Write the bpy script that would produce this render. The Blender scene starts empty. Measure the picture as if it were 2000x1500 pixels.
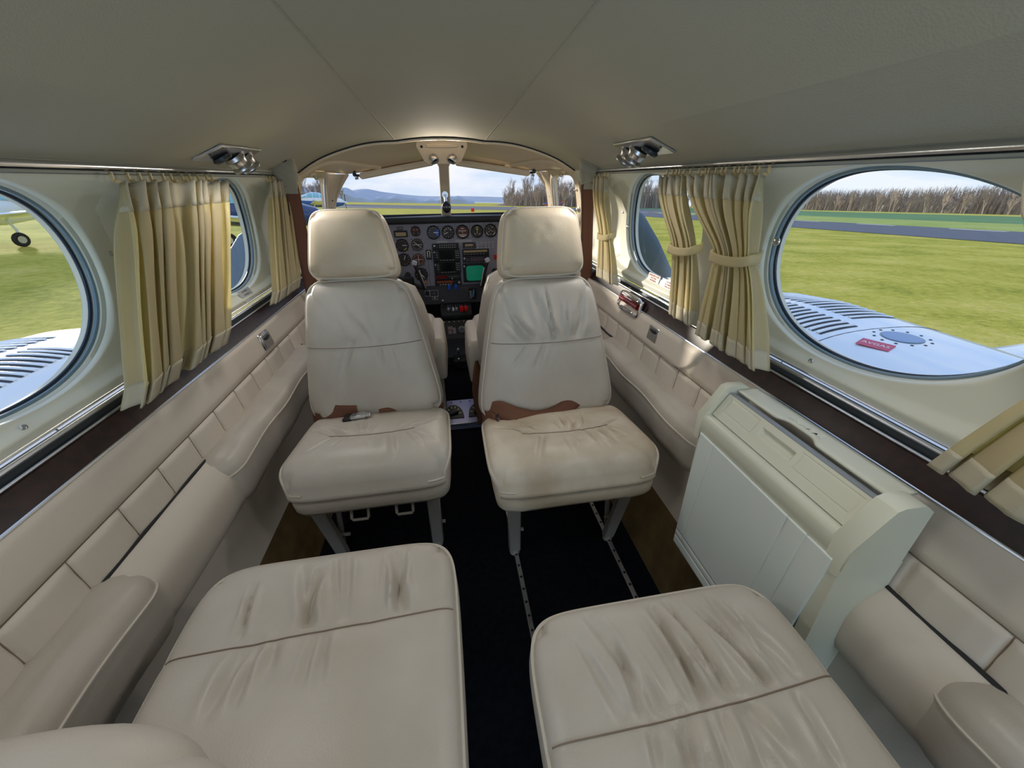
# Small twin aircraft cabin seen from the rear towards the cockpit.
# X = right, Y = towards the nose, Z = up, cabin carpet at Z = 0, metres.
import bpy, math, random
from math import sin, cos, pi, sqrt, exp, radians, atan2, tan
from mathutils import Vector, Matrix, Euler

S = bpy.context.scene
COL = S.collection
CX = 0.02                        # cabin centre line

def V(*a):
    return Vector(a)

def lerp(a, b, t):
    return a + (b - a) * t

def sstep(a, b, x):
    t = min(1.0, max(0.0, (x - a) / (b - a)))
    return t * t * (3 - 2 * t)

def interp(pts, x):
    if x <= pts[0][0]:
        return pts[0][1]
    for (a, b), (c, d) in zip(pts, pts[1:]):
        if x <= c:
            return b + (d - b) * (x - a) / (c - a)
    return pts[-1][1]

def cinterp(pts, x):
    # monotone-ish smooth interpolation (Catmull-Rom on non uniform knots)
    n = len(pts)
    if x <= pts[0][0]:
        return pts[0][1]
    if x >= pts[-1][0]:
        return pts[-1][1]
    for i in range(n - 1):
        x0, y0 = pts[i]
        x1, y1 = pts[i + 1]
        if x <= x1:
            h = x1 - x0
            t = (x - x0) / h
            def sl(k):
                if k <= 0:
                    return (pts[1][1] - pts[0][1]) / (pts[1][0] - pts[0][0])
                if k >= n - 1:
                    return (pts[-1][1] - pts[-2][1]) / (pts[-1][0] - pts[-2][0])
                return (pts[k + 1][1] - pts[k - 1][1]) / (pts[k + 1][0] - pts[k - 1][0])
            m0, m1 = sl(i), sl(i + 1)
            t2, t3 = t * t, t * t * t
            return (2 * t3 - 3 * t2 + 1) * y0 + (t3 - 2 * t2 + t) * h * m0 + (-2 * t3 + 3 * t2) * y1 + (t3 - t2) * h * m1

# ------------------------------------------------------------------ meshes
class MB:
    def __init__(self):
        self.v = []
        self.f = []
        self.m = []
        self.cur = 0

    def add(self, vs, fs):
        o = len(self.v)
        self.v += [tuple(x) for x in vs]
        for f in fs:
            self.f.append(tuple(i + o for i in f))
            self.m.append(self.cur)
        return self

    def grid(self, fn, nu, nv, cu=False, cv=False):
        vs = []
        for j in range(nv + (0 if cv else 1)):
            for i in range(nu + (0 if cu else 1)):
                vs.append(fn(i / nu, j / nv))
        w = nu + (0 if cu else 1)
        h = nv + (0 if cv else 1)
        fs = []
        for j in range(nv):
            for i in range(nu):
                a, b = i, (i + 1) % w
                c, d = j, (j + 1) % h
                fs.append((c * w + a, c * w + b, d * w + b, d * w + a))
        return self.add(vs, fs)

    def box(self, c, s, M=None, bev=0.0):
        x, y, z = s[0] / 2, s[1] / 2, s[2] / 2
        if bev <= 0:
            vs = [Vector((i * x, j * y, k * z)) for k in (-1, 1) for j in (-1, 1) for i in (-1, 1)]
            fs = [(0, 2, 3, 1), (4, 5, 7, 6), (0, 1, 5, 4), (2, 6, 7, 3), (0, 4, 6, 2), (1, 3, 7, 5)]
        else:
            b = min(bev, x * .98, y * .98, z * .98)
            vs = []
            idx = {}
            for k in (-1, 1):
                for j in (-1, 1):
                    for i in (-1, 1):
                        for ax in range(3):
                            p = [i * x, j * y, k * z]
                            q = [i * (x - b), j * (y - b), k * (z - b)]
                            q[ax] = p[ax]
                            idx[(i, j, k, ax)] = len(vs)
                            vs.append(Vector(q))
            fs = []
            I = idx
            for ax in range(3):
                o = [a for a in range(3) if a != ax]
                for s_ in (-1, 1):
                    def key(a, b_):
                        k = [0, 0, 0]
                        k[ax] = s_
                        k[o[0]] = a
                        k[o[1]] = b_
                        return I[(k[0], k[1], k[2], ax)]
                    fs.append((key(-1, -1), key(1, -1), key(1, 1), key(-1, 1)))
            for ax in range(3):
                o = [a for a in range(3) if a != ax]
                for a in (-1, 1):
                    for b_ in (-1, 1):
                        def key2(sx, which):
                            k = [0, 0, 0]
                            k[ax] = sx
                            k[o[0]] = a
                            k[o[1]] = b_
                            return I[(k[0], k[1], k[2], which)]
                        fs.append((key2(-1, o[0]), key2(1, o[0]), key2(1, o[1]), key2(-1, o[1])))
            for i in (-1, 1):
                for j in (-1, 1):
                    for k in (-1, 1):
                        fs.append((I[(i, j, k, 0)], I[(i, j, k, 1)], I[(i, j, k, 2)]))
        c = Vector(c)
        vs = [(M @ p if M else p) + c for p in vs]
        return self.add(vs, fs)

    def cyl(self, p0, p1, r0, r1=None, n=16, caps=True):
        r1 = r0 if r1 is None else r1
        p0, p1 = Vector(p0), Vector(p1)
        d = (p1 - p0).normalized()
        a = d.orthogonal().normalized()
        b = d.cross(a)
        vs = []
        for p, r in ((p0, r0), (p1, r1)):
            for i in range(n):
                t = 2 * pi * i / n
                vs.append(p + a * (r * cos(t)) + b * (r * sin(t)))
        fs = [(i, (i + 1) % n, n + (i + 1) % n, n + i) for i in range(n)]
        if caps:
            fs.append(tuple(range(n - 1, -1, -1)))
            fs.append(tuple(range(n, 2 * n)))
        return self.add(vs, fs)

    def tube(self, pts, r, n=8, closed=False, caps=True, sx=1.0, up=None):
        # r: number or function of t.  sx flattens the section across
        pts = [Vector(p) for p in pts]
        m = len(pts)
        vs = []
        pa = None
        for i, p in enumerate(pts):
            if closed:
                d = pts[(i + 1) % m] - pts[i - 1]
            else:
                d = pts[min(i + 1, m - 1)] - pts[max(i - 1, 0)]
            if d.length < 1e-9:
                d = Vector((0, 0, 1))
            d.normalize()
            if up is not None:
                a = Vector(up) - d * d.dot(Vector(up))
            elif pa is None:
                a = d.orthogonal()
            else:
                a = pa - d * d.dot(pa)
            if a.length < 1e-6:
                a = d.orthogonal()
            a.normalize()
            pa = a
            b = d.cross(a)
            rr = r(i / max(1, m - 1)) if callable(r) else r
            for k in range(n):
                t = 2 * pi * k / n
                vs.append(p + a * (rr * cos(t)) + b * (rr * sx * sin(t)))
        fs = []
        for i in range(m if closed else m - 1):
            j = (i + 1) % m
            for k in range(n):
                l = (k + 1) % n
                fs.append((i * n + k, i * n + l, j * n + l, j * n + k))
        if caps and not closed:
            fs.append(tuple(range(n - 1, -1, -1)))
            fs.append(tuple((m - 1) * n + k for k in range(n)))
        return self.add(vs, fs)

    def lathe(self, prof, M=None, n=24):
        # prof: (radius, height) around local Z, then moved by M
        vs = []
        for r, h in prof:
            for k in range(n):
                t = 2 * pi * k / n
                p = Vector((r * cos(t), r * sin(t), h))
                vs.append(M @ p if M else p)
        fs = []
        for i in range(len(prof) - 1):
            for k in range(n):
                l = (k + 1) % n
                fs.append((i * n + k, i * n + l, (i + 1) * n + l, (i + 1) * n + k))
        fs.append(tuple(range(n - 1, -1, -1)))
        fs.append(tuple((len(prof) - 1) * n + k for k in range(n)))
        return self.add(vs, fs)

    def sphere(self, c, r, nu=16, nv=10, M=None):
        c = Vector(c)
        rr = r if hasattr(r, '__len__') else (r, r, r)
        def fn(u, v):
            a, b = 2 * pi * u, -pi / 2 + pi * (0.001 + 0.998 * v)
            p = Vector((rr[0] * cos(b) * cos(a), rr[1] * cos(b) * sin(a), rr[2] * sin(b)))
            return (M @ p if M else p) + c
        return self.grid(fn, nu, nv, cu=True)

    def poly(self, pts):
        return self.add(pts, [tuple(range(len(pts)))])

    def prism(self, outline, d):
        # closed outline (list of Vector) pushed along d
        n = len(outline)
        d = Vector(d)
        vs = [Vector(p) for p in outline] + [Vector(p) + d for p in outline]
        fs = [tuple(range(n - 1, -1, -1)), tuple(range(n, 2 * n))]
        fs += [(i, (i + 1) % n, n + (i + 1) % n, n + i) for i in range(n)]
        return self.add(vs, fs)

    def build(self, name, mat, parent=None, smooth=True, angle=40, solid=0.0, sub=0, off=0.0, xf=None):
        me = bpy.data.meshes.new(name)
        vs = self.v
        if xf is not None:
            vs = [tuple(xf @ Vector(p)) for p in vs]
        if parent is not None:
            o = base(parent)
            vs = [(p[0] - o[0], p[1] - o[1], p[2] - o[2]) for p in vs]
        me.from_pydata(vs, [], self.f)
        mats = mat if isinstance(mat, (list, tuple)) else [mat]
        for k in mats:
            me.materials.append(k)
        if len(mats) > 1:
            me.polygons.foreach_set('material_index', self.m)
        me.update()
        import bmesh
        bm = bmesh.new()
        bm.from_mesh(me)
        bmesh.ops.recalc_face_normals(bm, faces=bm.faces)
        bm.to_mesh(me)
        bm.free()
        if smooth:
            try:
                me.shade_smooth()
                me.set_sharp_from_angle(angle=radians(angle))
            except Exception:
                pass
        ob = bpy.data.objects.new(name, me)
        COL.objects.link(ob)
        if parent is not None:
            ob.parent = parent
        if solid:
            s = ob.modifiers.new('solid', 'SOLIDIFY')
            s.thickness = solid
            s.offset = off
        if sub:
            s = ob.modifiers.new('sub', 'SUBSURF')
            s.levels = s.render_levels = sub
        return ob

def base(o):
    p = Vector(o.location)
    while o.parent is not None:
        o = o.parent
        p = p + Vector(o.location)
    return p

def tag(o, label=None, cat=None, group=None, kind=None):
    if label:
        o['label'] = label
    if cat:
        o['category'] = cat
    if group:
        o['group'] = group
    if kind:
        o['kind'] = kind
    return o

def thing(name, label, cat, loc, group=None):
    o = bpy.data.objects.new(name, None)
    o.empty_display_size = 0.05
    o.location = loc
    COL.objects.link(o)
    return tag(o, label, cat, group)

def struct(o):
    o['kind'] = 'structure'
    return o

def copy_tree(o, parent=None):
    c = o.copy()
    COL.objects.link(c)
    if parent is not None:
        c.parent = parent
    for ch in list(o.children):
        copy_tree(ch, c)
    return c

FONT = {}
def text(s, size, M, mat, parent, name='lettering', ext=0.0002):
    cu = bpy.data.curves.new(name, 'FONT')
    cu.body = s
    cu.size = size
    cu.align_x = 'CENTER'
    cu.align_y = 'CENTER'
    cu.extrude = ext
    cu.resolution_u = 2
    tmp = bpy.data.objects.new(name, cu)
    COL.objects.link(tmp)
    dg = bpy.context.evaluated_depsgraph_get()
    me = bpy.data.meshes.new_from_object(tmp.evaluated_get(dg))
    bpy.data.objects.remove(tmp)
    me.materials.clear()
    me.materials.append(mat)
    ob = bpy.data.objects.new(name, me)
    COL.objects.link(ob)
    if parent is not None:
        ob.parent = parent
        M = Matrix.Translation(-base(parent)) @ M
    ob.matrix_local = M
    return ob

def frame(o, x, y):
    # matrix with local X along x, local Y roughly along y, origin o
    x = Vector(x).normalized()
    z = x.cross(Vector(y)).normalized()
    y = z.cross(x)
    return Matrix((( x[0], y[0], z[0], o[0]), (x[1], y[1], z[1], o[1]), (x[2], y[2], z[2], o[2]), (0, 0, 0, 1)))

# --------------------------------------------------------------- materials
def srgb(r, g, b):
    def f(c):
        c = c / 255
        return c / 12.92 if c <= 0.04045 else ((c + 0.055) / 1.055) ** 2.4
    return (f(r), f(g), f(b), 1)

def mat(name, col, rough=0.5, metal=0.0, spec=0.5, var=0.0, vscale=6.0, bump=0.0, bscale=200.0, col2=None,
        coat=0.0, voronoi=False, emit=None, estr=0.0, sheen=0.0, bdist=0.002):
    m = bpy.data.materials.new(name)
    m.use_nodes = True
    nt = m.node_tree
    N, L = nt.nodes, nt.links
    b = N['Principled BSDF']
    c = col if len(col) == 4 else (*col, 1)
    b.inputs['Base Color'].default_value = c
    b.inputs['Roughness'].default_value = rough
    b.inputs['Metallic'].default_value = metal
    b.inputs['Specular IOR Level'].default_value = spec
    b.inputs['Coat Weight'].default_value = coat
    b.inputs['Sheen Weight'].default_value = sheen
    if emit:
        b.inputs['Emission Color'].default_value = emit
        b.inputs['Emission Strength'].default_value = estr
    tc = N.new('ShaderNodeTexCoord')
    if var > 0 or col2:
        n = N.new('ShaderNodeTexNoise')
        n.inputs['Scale'].default_value = vscale
        n.inputs['Detail'].default_value = 5
        L.new(tc.outputs['Object'], n.inputs['Vector'])
        r = N.new('ShaderNodeValToRGB')
        d = col2 if col2 else tuple(max(0, x * (1 - var)) for x in c[:3]) + (1,)
        d = d if len(d) == 4 else (*d, 1)
        r.color_ramp.elements[0].position = 0.35
        r.color_ramp.elements[1].position = 0.65
        r.color_ramp.elements[0].color = d
        r.color_ramp.elements[1].color = c
        L.new(n.outputs['Fac'], r.inputs['Fac'])
        L.new(r.outputs['Color'], b.inputs['Base Color'])
    if bump > 0:
        if voronoi:
            t = N.new('ShaderNodeTexVoronoi')
            t.inputs['Scale'].default_value = bscale
            out = t.outputs['Distance']
        else:
            t = N.new('ShaderNodeTexNoise')
            t.inputs['Scale'].default_value = bscale
            t.inputs['Detail'].default_value = 4
            out = t.outputs['Fac']
        L.new(tc.outputs['Object'], t.inputs['Vector'])
        bp = N.new('ShaderNodeBump')
        bp.inputs['Strength'].default_value = bump
        bp.inputs['Distance'].default_value = bdist
        L.new(out, bp.inputs['Height'])
        L.new(bp.outputs['Normal'], b.inputs['Normal'])
    return m

def glass(name, tint, gloss=0.06, haze=0.0):
    m = bpy.data.materials.new(name)
    m.use_nodes = True
    nt = m.node_tree
    N, L = nt.nodes, nt.links
    N.remove(N['Principled BSDF'])
    out = N['Material Output']
    t = N.new('ShaderNodeBsdfTransparent')
    t.inputs['Color'].default_value = (*tint, 1)
    g = N.new('ShaderNodeBsdfGlossy')
    g.inputs['Roughness'].default_value = 0.03
    lw = N.new('ShaderNodeLayerWeight')
    lw.inputs['Blend'].default_value = 0.5
    pw = N.new('ShaderNodeMath')
    pw.operation = 'POWER'
    pw.inputs[1].default_value = 5.0
    L.new(lw.outputs['Facing'], pw.inputs[0])
    fr = N.new('ShaderNodeMath')
    fr.operation = 'MULTIPLY_ADD'
    fr.inputs[1].default_value = 0.4
    fr.inputs[2].default_value = 0.03
    L.new(pw.outputs[0], fr.inputs[0])
    mx = N.new('ShaderNodeMixShader')
    L.new(fr.outputs[0], mx.inputs[0])
    L.new(t.outputs[0], mx.inputs[1])
    L.new(g.outputs[0], mx.inputs[2])
    last = mx
    if haze:
        d = N.new('ShaderNodeBsdfTranslucent')
        d.inputs['Color'].default_value = (0.8, 0.9, 1.0, 1)
        m2 = N.new('ShaderNodeMixShader')
        m2.inputs[0].default_value = haze
        L.new(mx.outputs[0], m2.inputs[1])
        L.new(d.outputs[0], m2.inputs[2])
        last = m2
    L.new(last.outputs[0], out.inputs['Surface'])
    return m

M = {}
M['leather'] = mat('cream_leather', srgb(204, 195, 184), 0.42, spec=0.45, var=0.07, vscale=7, bump=0.25, bscale=420, voronoi=True, bdist=0.0006)
M['leather_head'] = mat('warm_cream_leather', srgb(208, 192, 168), 0.45, spec=0.4, col2=srgb(190, 172, 146), vscale=6, bump=0.3, bscale=380, voronoi=True, bdist=0.0006)
M['leather_worn'] = mat('worn_cream_leather', srgb(200, 192, 182), 0.40, spec=0.45, col2=srgb(184, 174, 161), vscale=5, bump=0.3, bscale=380, voronoi=True, bdist=0.0006)
M['leather_dirty'] = mat('grubby_cream_leather', srgb(216, 204, 186), 0.42, spec=0.4, col2=srgb(190, 173, 150), vscale=9, bump=0.25, bscale=380, voronoi=True, bdist=0.0006)
M['panel_leather'] = mat('quilted_side_leather', srgb(214, 203, 190), 0.5, spec=0.35, var=0.05, vscale=4, bump=0.2, bscale=420, voronoi=True, bdist=0.0005)
M['thread'] = mat('brown_seam_thread', srgb(132, 116, 100), 0.7)
M['piping'] = mat('pale_piping', srgb(206, 197, 183), 0.45, spec=0.4)
M['headliner'] = mat('perforated_headliner', srgb(174, 171, 155), 0.8, spec=0.2, var=0.04, vscale=2, bump=0.35, bscale=330, voronoi=True, bdist=0.0007)
M['wall'] = mat('ivory_wall_plastic', srgb(222, 223, 208), 0.42, spec=0.35, var=0.05, vscale=3, bump=0.06, bscale=300)
M['trimplastic'] = mat('cream_cockpit_plastic', srgb(232, 214, 188), 0.45, spec=0.4, var=0.04, vscale=4)
M['carpet'] = mat('navy_black_carpet', (0.006, 0.007, 0.011, 1), 0.95, spec=0.1, var=0.5, vscale=60, bump=0.6, bscale=900, bdist=0.003)
M['kick'] = mat('brown_wall_carpet', srgb(112, 92, 62), 0.95, spec=0.05, var=0.4, vscale=14, bump=0.6, bscale=900, bdist=0.002)
M['wood'] = mat('dark_wood', srgb(48, 26, 20), 0.35, spec=0.4, col2=srgb(26, 12, 10), vscale=60)
M['chrome'] = mat('chrome', (0.72, 0.73, 0.76, 1), 0.24, 1.0)
M['nozzle'] = mat('brushed_metal_nozzle', (0.42, 0.42, 0.43, 1), 0.32, 1.0)
M['alu'] = mat('satin_aluminium', (0.62, 0.63, 0.66, 1), 0.35, 1.0)
M['dark_metal'] = mat('dark_channel', (0.05, 0.06, 0.07, 1), 0.35, 0.6)
M['black'] = mat('black_plastic', (0.008, 0.008, 0.010, 1), 0.5)
M['blackgloss'] = mat('black_screen', (0.004, 0.004, 0.006, 1), 0.12)
M['curtain'] = mat('cream_curtain_cloth', srgb(216, 204, 176), 0.9, spec=0.1, var=0.06, vscale=25, bump=0.5, bscale=700, bdist=0.001, sheen=0.2)
M['hem'] = mat('curtain_hem_cloth', srgb(204, 196, 174), 0.9, spec=0.1, bump=0.5, bscale=700, bdist=0.001)
M['glider'] = mat('amber_plastic_glider', srgb(196, 170, 120), 0.4)
M['belt'] = mat('brown_belt_webbing', srgb(116, 80, 64), 0.8, spec=0.15, bump=0.5, bscale=900, bdist=0.001)
M['beltcover'] = mat('grey_green_belt_cover', srgb(158, 152, 134), 0.7, spec=0.2, bump=0.2, bscale=500)
M['white'] = mat('white_marking', srgb(235, 235, 232), 0.5)
M['whitepaint'] = mat('white_aircraft_paint', srgb(235, 240, 245), 0.18, spec=0.5, coat=0.4)
M['grey_paint'] = mat('grey_leg_paint', srgb(150, 142, 134), 0.5)
M['cabinet'] = mat('ivory_cabinet_plastic', srgb(222, 221, 202), 0.38, spec=0.4, var=0.04, vscale=5)
M['cabinet_door'] = mat('pale_cabinet_door', srgb(238, 245, 240), 0.35, spec=0.4, var=0.04, vscale=3)
M['cabinet_grey'] = mat('grey_table_edge', srgb(150, 156, 162), 0.4)
M['panel'] = mat('blue_grey_instrument_panel', srgb(148, 150, 168), 0.55, var=0.12, vscale=14)
M['panel_dark'] = mat('dark_subpanel', srgb(64, 64, 74), 0.55)
M['bezel'] = mat('black_bezel', (0.006, 0.006, 0.008, 1), 0.4)
M['dialface'] = mat('dial_face', srgb(52, 46, 50), 0.5)
M['dialbrown'] = mat('brown_dial_face', srgb(92, 48, 40), 0.5)
M['dialblue'] = mat('grey_blue_dial_face', srgb(72, 76, 90), 0.5)
M['red'] = mat('red_plastic', srgb(225, 30, 24), 0.35)
M['darkred'] = mat('dark_red_glass', srgb(110, 14, 18), 0.2, coat=0.5)
M['blue'] = mat('blue_plastic', srgb(20, 96, 215), 0.35)
M['orange'] = mat('amber_plastic', srgb(215, 130, 24), 0.35)
M['yellow'] = mat('yellow_marking', srgb(220, 225, 60), 0.5)
M['green_screen'] = mat('green_radar_screen', srgb(20, 130, 100), 0.25, emit=srgb(20, 130, 100), estr=0.25)
M['lcd'] = mat('pale_lcd', srgb(176, 158, 118), 0.35)
M['lcd_amber'] = mat('amber_lcd', srgb(150, 70, 30), 0.35)
M['lcd_purple'] = mat('violet_lcd', srgb(84, 66, 84), 0.3)
M['skyblue'] = mat('blue_switch', srgb(70, 150, 205), 0.4)
M['placard'] = mat('grey_placard', srgb(176, 178, 180), 0.5)
M['placard_white'] = mat('pale_placard', srgb(206, 206, 216), 0.5)
M['redink'] = mat('red_ink', srgb(180, 60, 62), 0.6)
M['greyink'] = mat('grey_ink', srgb(110, 108, 120), 0.6)
M['pinkgrey'] = mat('pink_grey_instrument', srgb(128, 112, 116), 0.5)
M['lavender'] = mat('lavender_metal_plate', srgb(140, 140, 168), 0.35, 0.5)
M['rubber'] = mat('black_rubber', (0.012, 0.012, 0.014, 1), 0.7)
M['seal'] = mat('blue_grey_window_seal', srgb(116, 140, 156), 0.3, spec=0.5)
M['sealdark'] = mat('dark_window_gasket', srgb(26, 44, 62), 0.35)
M['prop'] = mat('grey_blue_propeller', srgb(96, 112, 128), 0.3, 0.3)
M['slot'] = mat('dark_louver_slot', (0.02, 0.025, 0.03, 1), 0.6)
M['fillblue'] = mat('blue_grey_filler_cap', srgb(120, 150, 190), 0.3)
M['sticker'] = mat('pink_red_sticker', srgb(205, 70, 100), 0.4)
M['glass_pane'] = glass('cabin_window_pane', (0.88, 0.95, 0.98))
M['glass_front'] = glass('windshield_pane', (0.96, 0.97, 0.98))
# translucent curtain: let the backlight through
def translucent(mm, amt, col):
    nt = mm.node_tree
    N, L = nt.nodes, nt.links
    b = N['Principled BSDF']
    t = N.new('ShaderNodeBsdfTranslucent')
    t.inputs['Color'].default_value = col
    mx = N.new('ShaderNodeMixShader')
    mx.inputs[0].default_value = amt
    L.new(b.outputs[0], mx.inputs[1])
    L.new(t.outputs[0], mx.inputs[2])
    L.new(mx.outputs[0], N['Material Output'].inputs['Surface'])
translucent(M['curtain'], 0.55, srgb(248, 240, 190))
translucent(M['hem'], 0.25, srgb(240, 230, 190))
# ------------------------------------------------------------- cabin shell
WP = [(0.600, 0.598), (0.655, 0.620), (0.70, 0.632), (0.77, 0.640), (0.84, 0.638), (0.90, 0.626), (0.95, 0.604), (0.975, 0.588), (1.02, 0.566)]
WIN = {-1: (0.600, 1.275), 1: (0.520, 1.195)}
WZ, WA, WB, WN = 0.832, 0.226, 0.150, 2.10
Y_AFT, Y_ARCH = -1.35, 1.86

def oval(c, s, a=WA, b=WB):
    # super-ellipse point in direction (c, s)
    k = (abs(c / a) ** WN + abs(s / b) ** WN) ** (-1 / WN)
    return c * k, s * k

def recess(side, y, z):
    m = 0.0
    for yc in WIN[side]:
        d = ((abs(y - yc) / 0.325) ** 4 + (abs(z - 0.824) / 0.152) ** 4) ** 0.25
        m = max(m, 1 - sstep(0.95, 1.06, d))
    return m

def wall_h(side, y, z):
    h = cinterp(WP, z)
    return h - 0.011 * (1 - recess(side, y, z)) * sstep(0.645, 0.67, z) * (1 - sstep(0.97, 1.0, z) * 0.6)

def wall_pt(side, y, z, out=0.0):
    return (CX + side * (wall_h(side, y, z) + out), y, z)

ZB, ZT = 0.652, 1.0
def wall_mesh(side):
    mb = MB()
    yc = WIN[side]
    mid = (yc[0] + yc[1]) / 2
    r0, r1 = 2 * yc[0] - mid, 2 * yc[1] - mid
    def plain(a, b, n):
        mb.grid(lambda u, v: wall_pt(side, lerp(a, b, u), lerp(ZB, ZT, v)), n, 28)
    plain(Y_AFT, r0, 24)
    plain(r1, Y_ARCH + 0.02, 10)
    for c, (a, b) in zip(yc, ((r0, mid), (mid, r1))):
        per = []
        n = 40
        for i in range(n):
            per.append((lerp(a, b, i / n), ZB))
        for i in range(28):
            per.append((b, lerp(ZB, ZT, i / 28)))
        for i in range(n):
            per.append((lerp(b, a, i / n), ZT))
        for i in range(28):
            per.append((a, lerp(ZT, ZB, i / 28)))
        K = len(per)
        def fn(u, v):
            k = int(round(u * K)) % K
            py, pz = per[k]
            dy, dz = py - c, pz - WZ
            q = sqrt(dy * dy + dz * dz)
            oy, oz = oval(dy / q, dz / q)
            if v <= 0.75:
                t = v / 0.75
                t = t ** 1.4
                y, z = lerp(oy, dy, t), lerp(oz, dz, t)
                out = 0.010 * max(0, 1 - t / 0.06) ** 2 if t < 0.06 else 0
            else:
                t = (v - 0.75) / 0.25
                y, z, out = oy * (1 - 0.012 * t), oz * (1 - 0.012 * t), 0.010 + 0.034 * t
                return wall_pt(side, c + y, WZ + z, out)
            return wall_pt(side, c + y, WZ + z, out)
        def fn2(u, v):            # v: 0 outer ... 1 inside of the reveal
            return fn(u, 0.75 * (1 - v / 0.8) if v < 0.8 else 0.75 + 0.25 * (v - 0.8) / 0.2)
        mb.grid(fn2, K, 40, cu=True)
    return mb

for side, nm in ((-1, 'wall_left'), (1, 'wall_right')):
    w = struct(wall_mesh(side).build(nm, M['wall'], angle=60))
    sc = [(0.86, 0.855), (0.55, 0.672), (1.53, 0.835)] if side < 0 else [(0.80, 0.845), (0.54, 0.672), (1.455, 0.86)]
    for (y, z) in sc:
        p = Vector(wall_pt(side, y, z))
        b = MB()
        b.lathe([(0.0052, 0.0), (0.0052, 0.0015), (0.004, 0.0028), (0.0015, 0.0030), (0.001, 0.0022)], frame(p, (0, 1, 0), (0, 0, 1) if side > 0 else (0, 0, -1)) @ Matrix.Rotation(pi, 4, 'X'), 14)
        b.build('screw', M['alu'], w)

# windows: seal rings and pane
k = 0
for side in (-1, 1):
    for yc in WIN[side]:
        k += 1
        e = struct(thing('window_%d' % k, None, None, (CX + side * 0.66, yc, WZ)))
        def ring(sc, out, n=96):
            pts = []
            for i in range(n):
                t = 2 * pi * i / n
                oy, oz = oval(cos(t), sin(t))
                pts.append(wall_pt(side, yc + oy * sc, WZ + oz * sc, out))
            return pts
        b = MB()
        b.tube(ring(0.988, 0.020), 0.0032, 8, closed=True)
        b.build('seal_ring', M['seal'], e)
        b = MB()
        b.tube(ring(0.978, 0.029), 0.0030, 8, closed=True)
        b.build('gasket', M['sealdark'], e)
        b = MB()
        n = 64
        b.grid(lambda u, v: wall_pt(side, yc + oval(cos(2 * pi * u), sin(2 * pi * u))[0] * (1 - v) * 0.965, WZ + oval(cos(2 * pi * u), sin(2 * pi * u))[1] * (1 - v) * 0.965, 0.038 + 0.006 * (1 - (1 - v) ** 2)), n, 8, cu=True)
        b.build('pane', M['glass_pane'], e)

# ceiling
def zc(y):
    if y < 0.55:
        return 1.232
    return 1.232 - 0.081 * (y - 0.55)

def ceil_z(y, h):
    # crown panel, sloping panel, and a flatter outer panel beyond a crease
    a, s = abs(h), seam_h(y)
    top = zc(y)
    zs_ = top - 0.018 * s / 0.24
    f = sstep(0.95, 1.80, y)
    zk = 1.064 + 0.010 * f
    if a <= s:
        return top - (top - zs_) * (a / s) ** 2
    if a <= 0.42:
        t = (a - s) / (0.42 - s)
        return lerp(zs_, zk, t) + 0.010 * sin(pi * t)
    t = min(1, (a - 0.42) / 0.158)
    return lerp(zk, 1.000, t) + (0.010 * f - 0.003) * sin(pi * t)

def seam_h(y):
    return 0.248 - 0.048 * max(0, y - 0.4)

mb = MB()
def ceil_h(i, y):
    s = seam_h(y)
    K = [(0, -0.578), (12, -0.42), (26, -s), (50, s), (64, 0.42), (76, 0.578)]
    return interp(K, i)
def ceil_fn(u, v):
    y = lerp(Y_AFT, Y_ARCH, v)
    h = ceil_h(u * 76, y)
    return (CX + h, y, ceil_z(y, h))
mb.grid(ceil_fn, 76, 64)
ceil = struct(mb.build('ceiling', M['headliner'], angle=14))
for s in (-1, 1):
    b = MB()
    pts = []
    for i in range(50):
        y = lerp(Y_AFT, Y_ARCH - 0.02, i / 49)
        h = s * seam_h(y)
        pts.append((CX + h, y, ceil_z(y, h) - 0.0006))
    b.tube(pts, 0.0016, 6)
    b.build('seam', M['headliner'], ceil)

# floor, kick carpets, rear bulkhead
b = MB()
b.grid(lambda u, v: (CX + lerp(-0.50, 0.50, u), lerp(Y_AFT, 2.75, v), 0.0), 8, 30)
struct(b.build('floor', M['carpet']))
for side, nm in ((-1, 'baseboard_left'), (1, 'baseboard_right')):
    b = MB()
    P = [(0.462, 0.0), (0.478, 0.06), (0.506, 0.165), (0.520, 0.20)]
    b.grid(lambda u, v: (CX + side * interp([(i / 3, p[0]) for i, p in enumerate(P)], v), lerp(Y_AFT, 2.75, u), interp([(i / 3, p[1]) for i, p in enumerate(P)], v)), 40, 9)
    struct(b.build(nm, M['kick']))
b = MB()
b.grid(lambda u, v: (CX + lerp(-0.68, 0.68, u), Y_AFT, lerp(0, 1.26, v)), 4, 4)
struct(b.build('wall_rear', M['wall']))

# ------------------------------------------------ padded lower side panels
def lower_x(z):
    return interp([(0.15, 0.508), (0.20, 0.518), (0.34, 0.536), (0.43, 0.560), (0.60, 0.592)], z)

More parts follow.
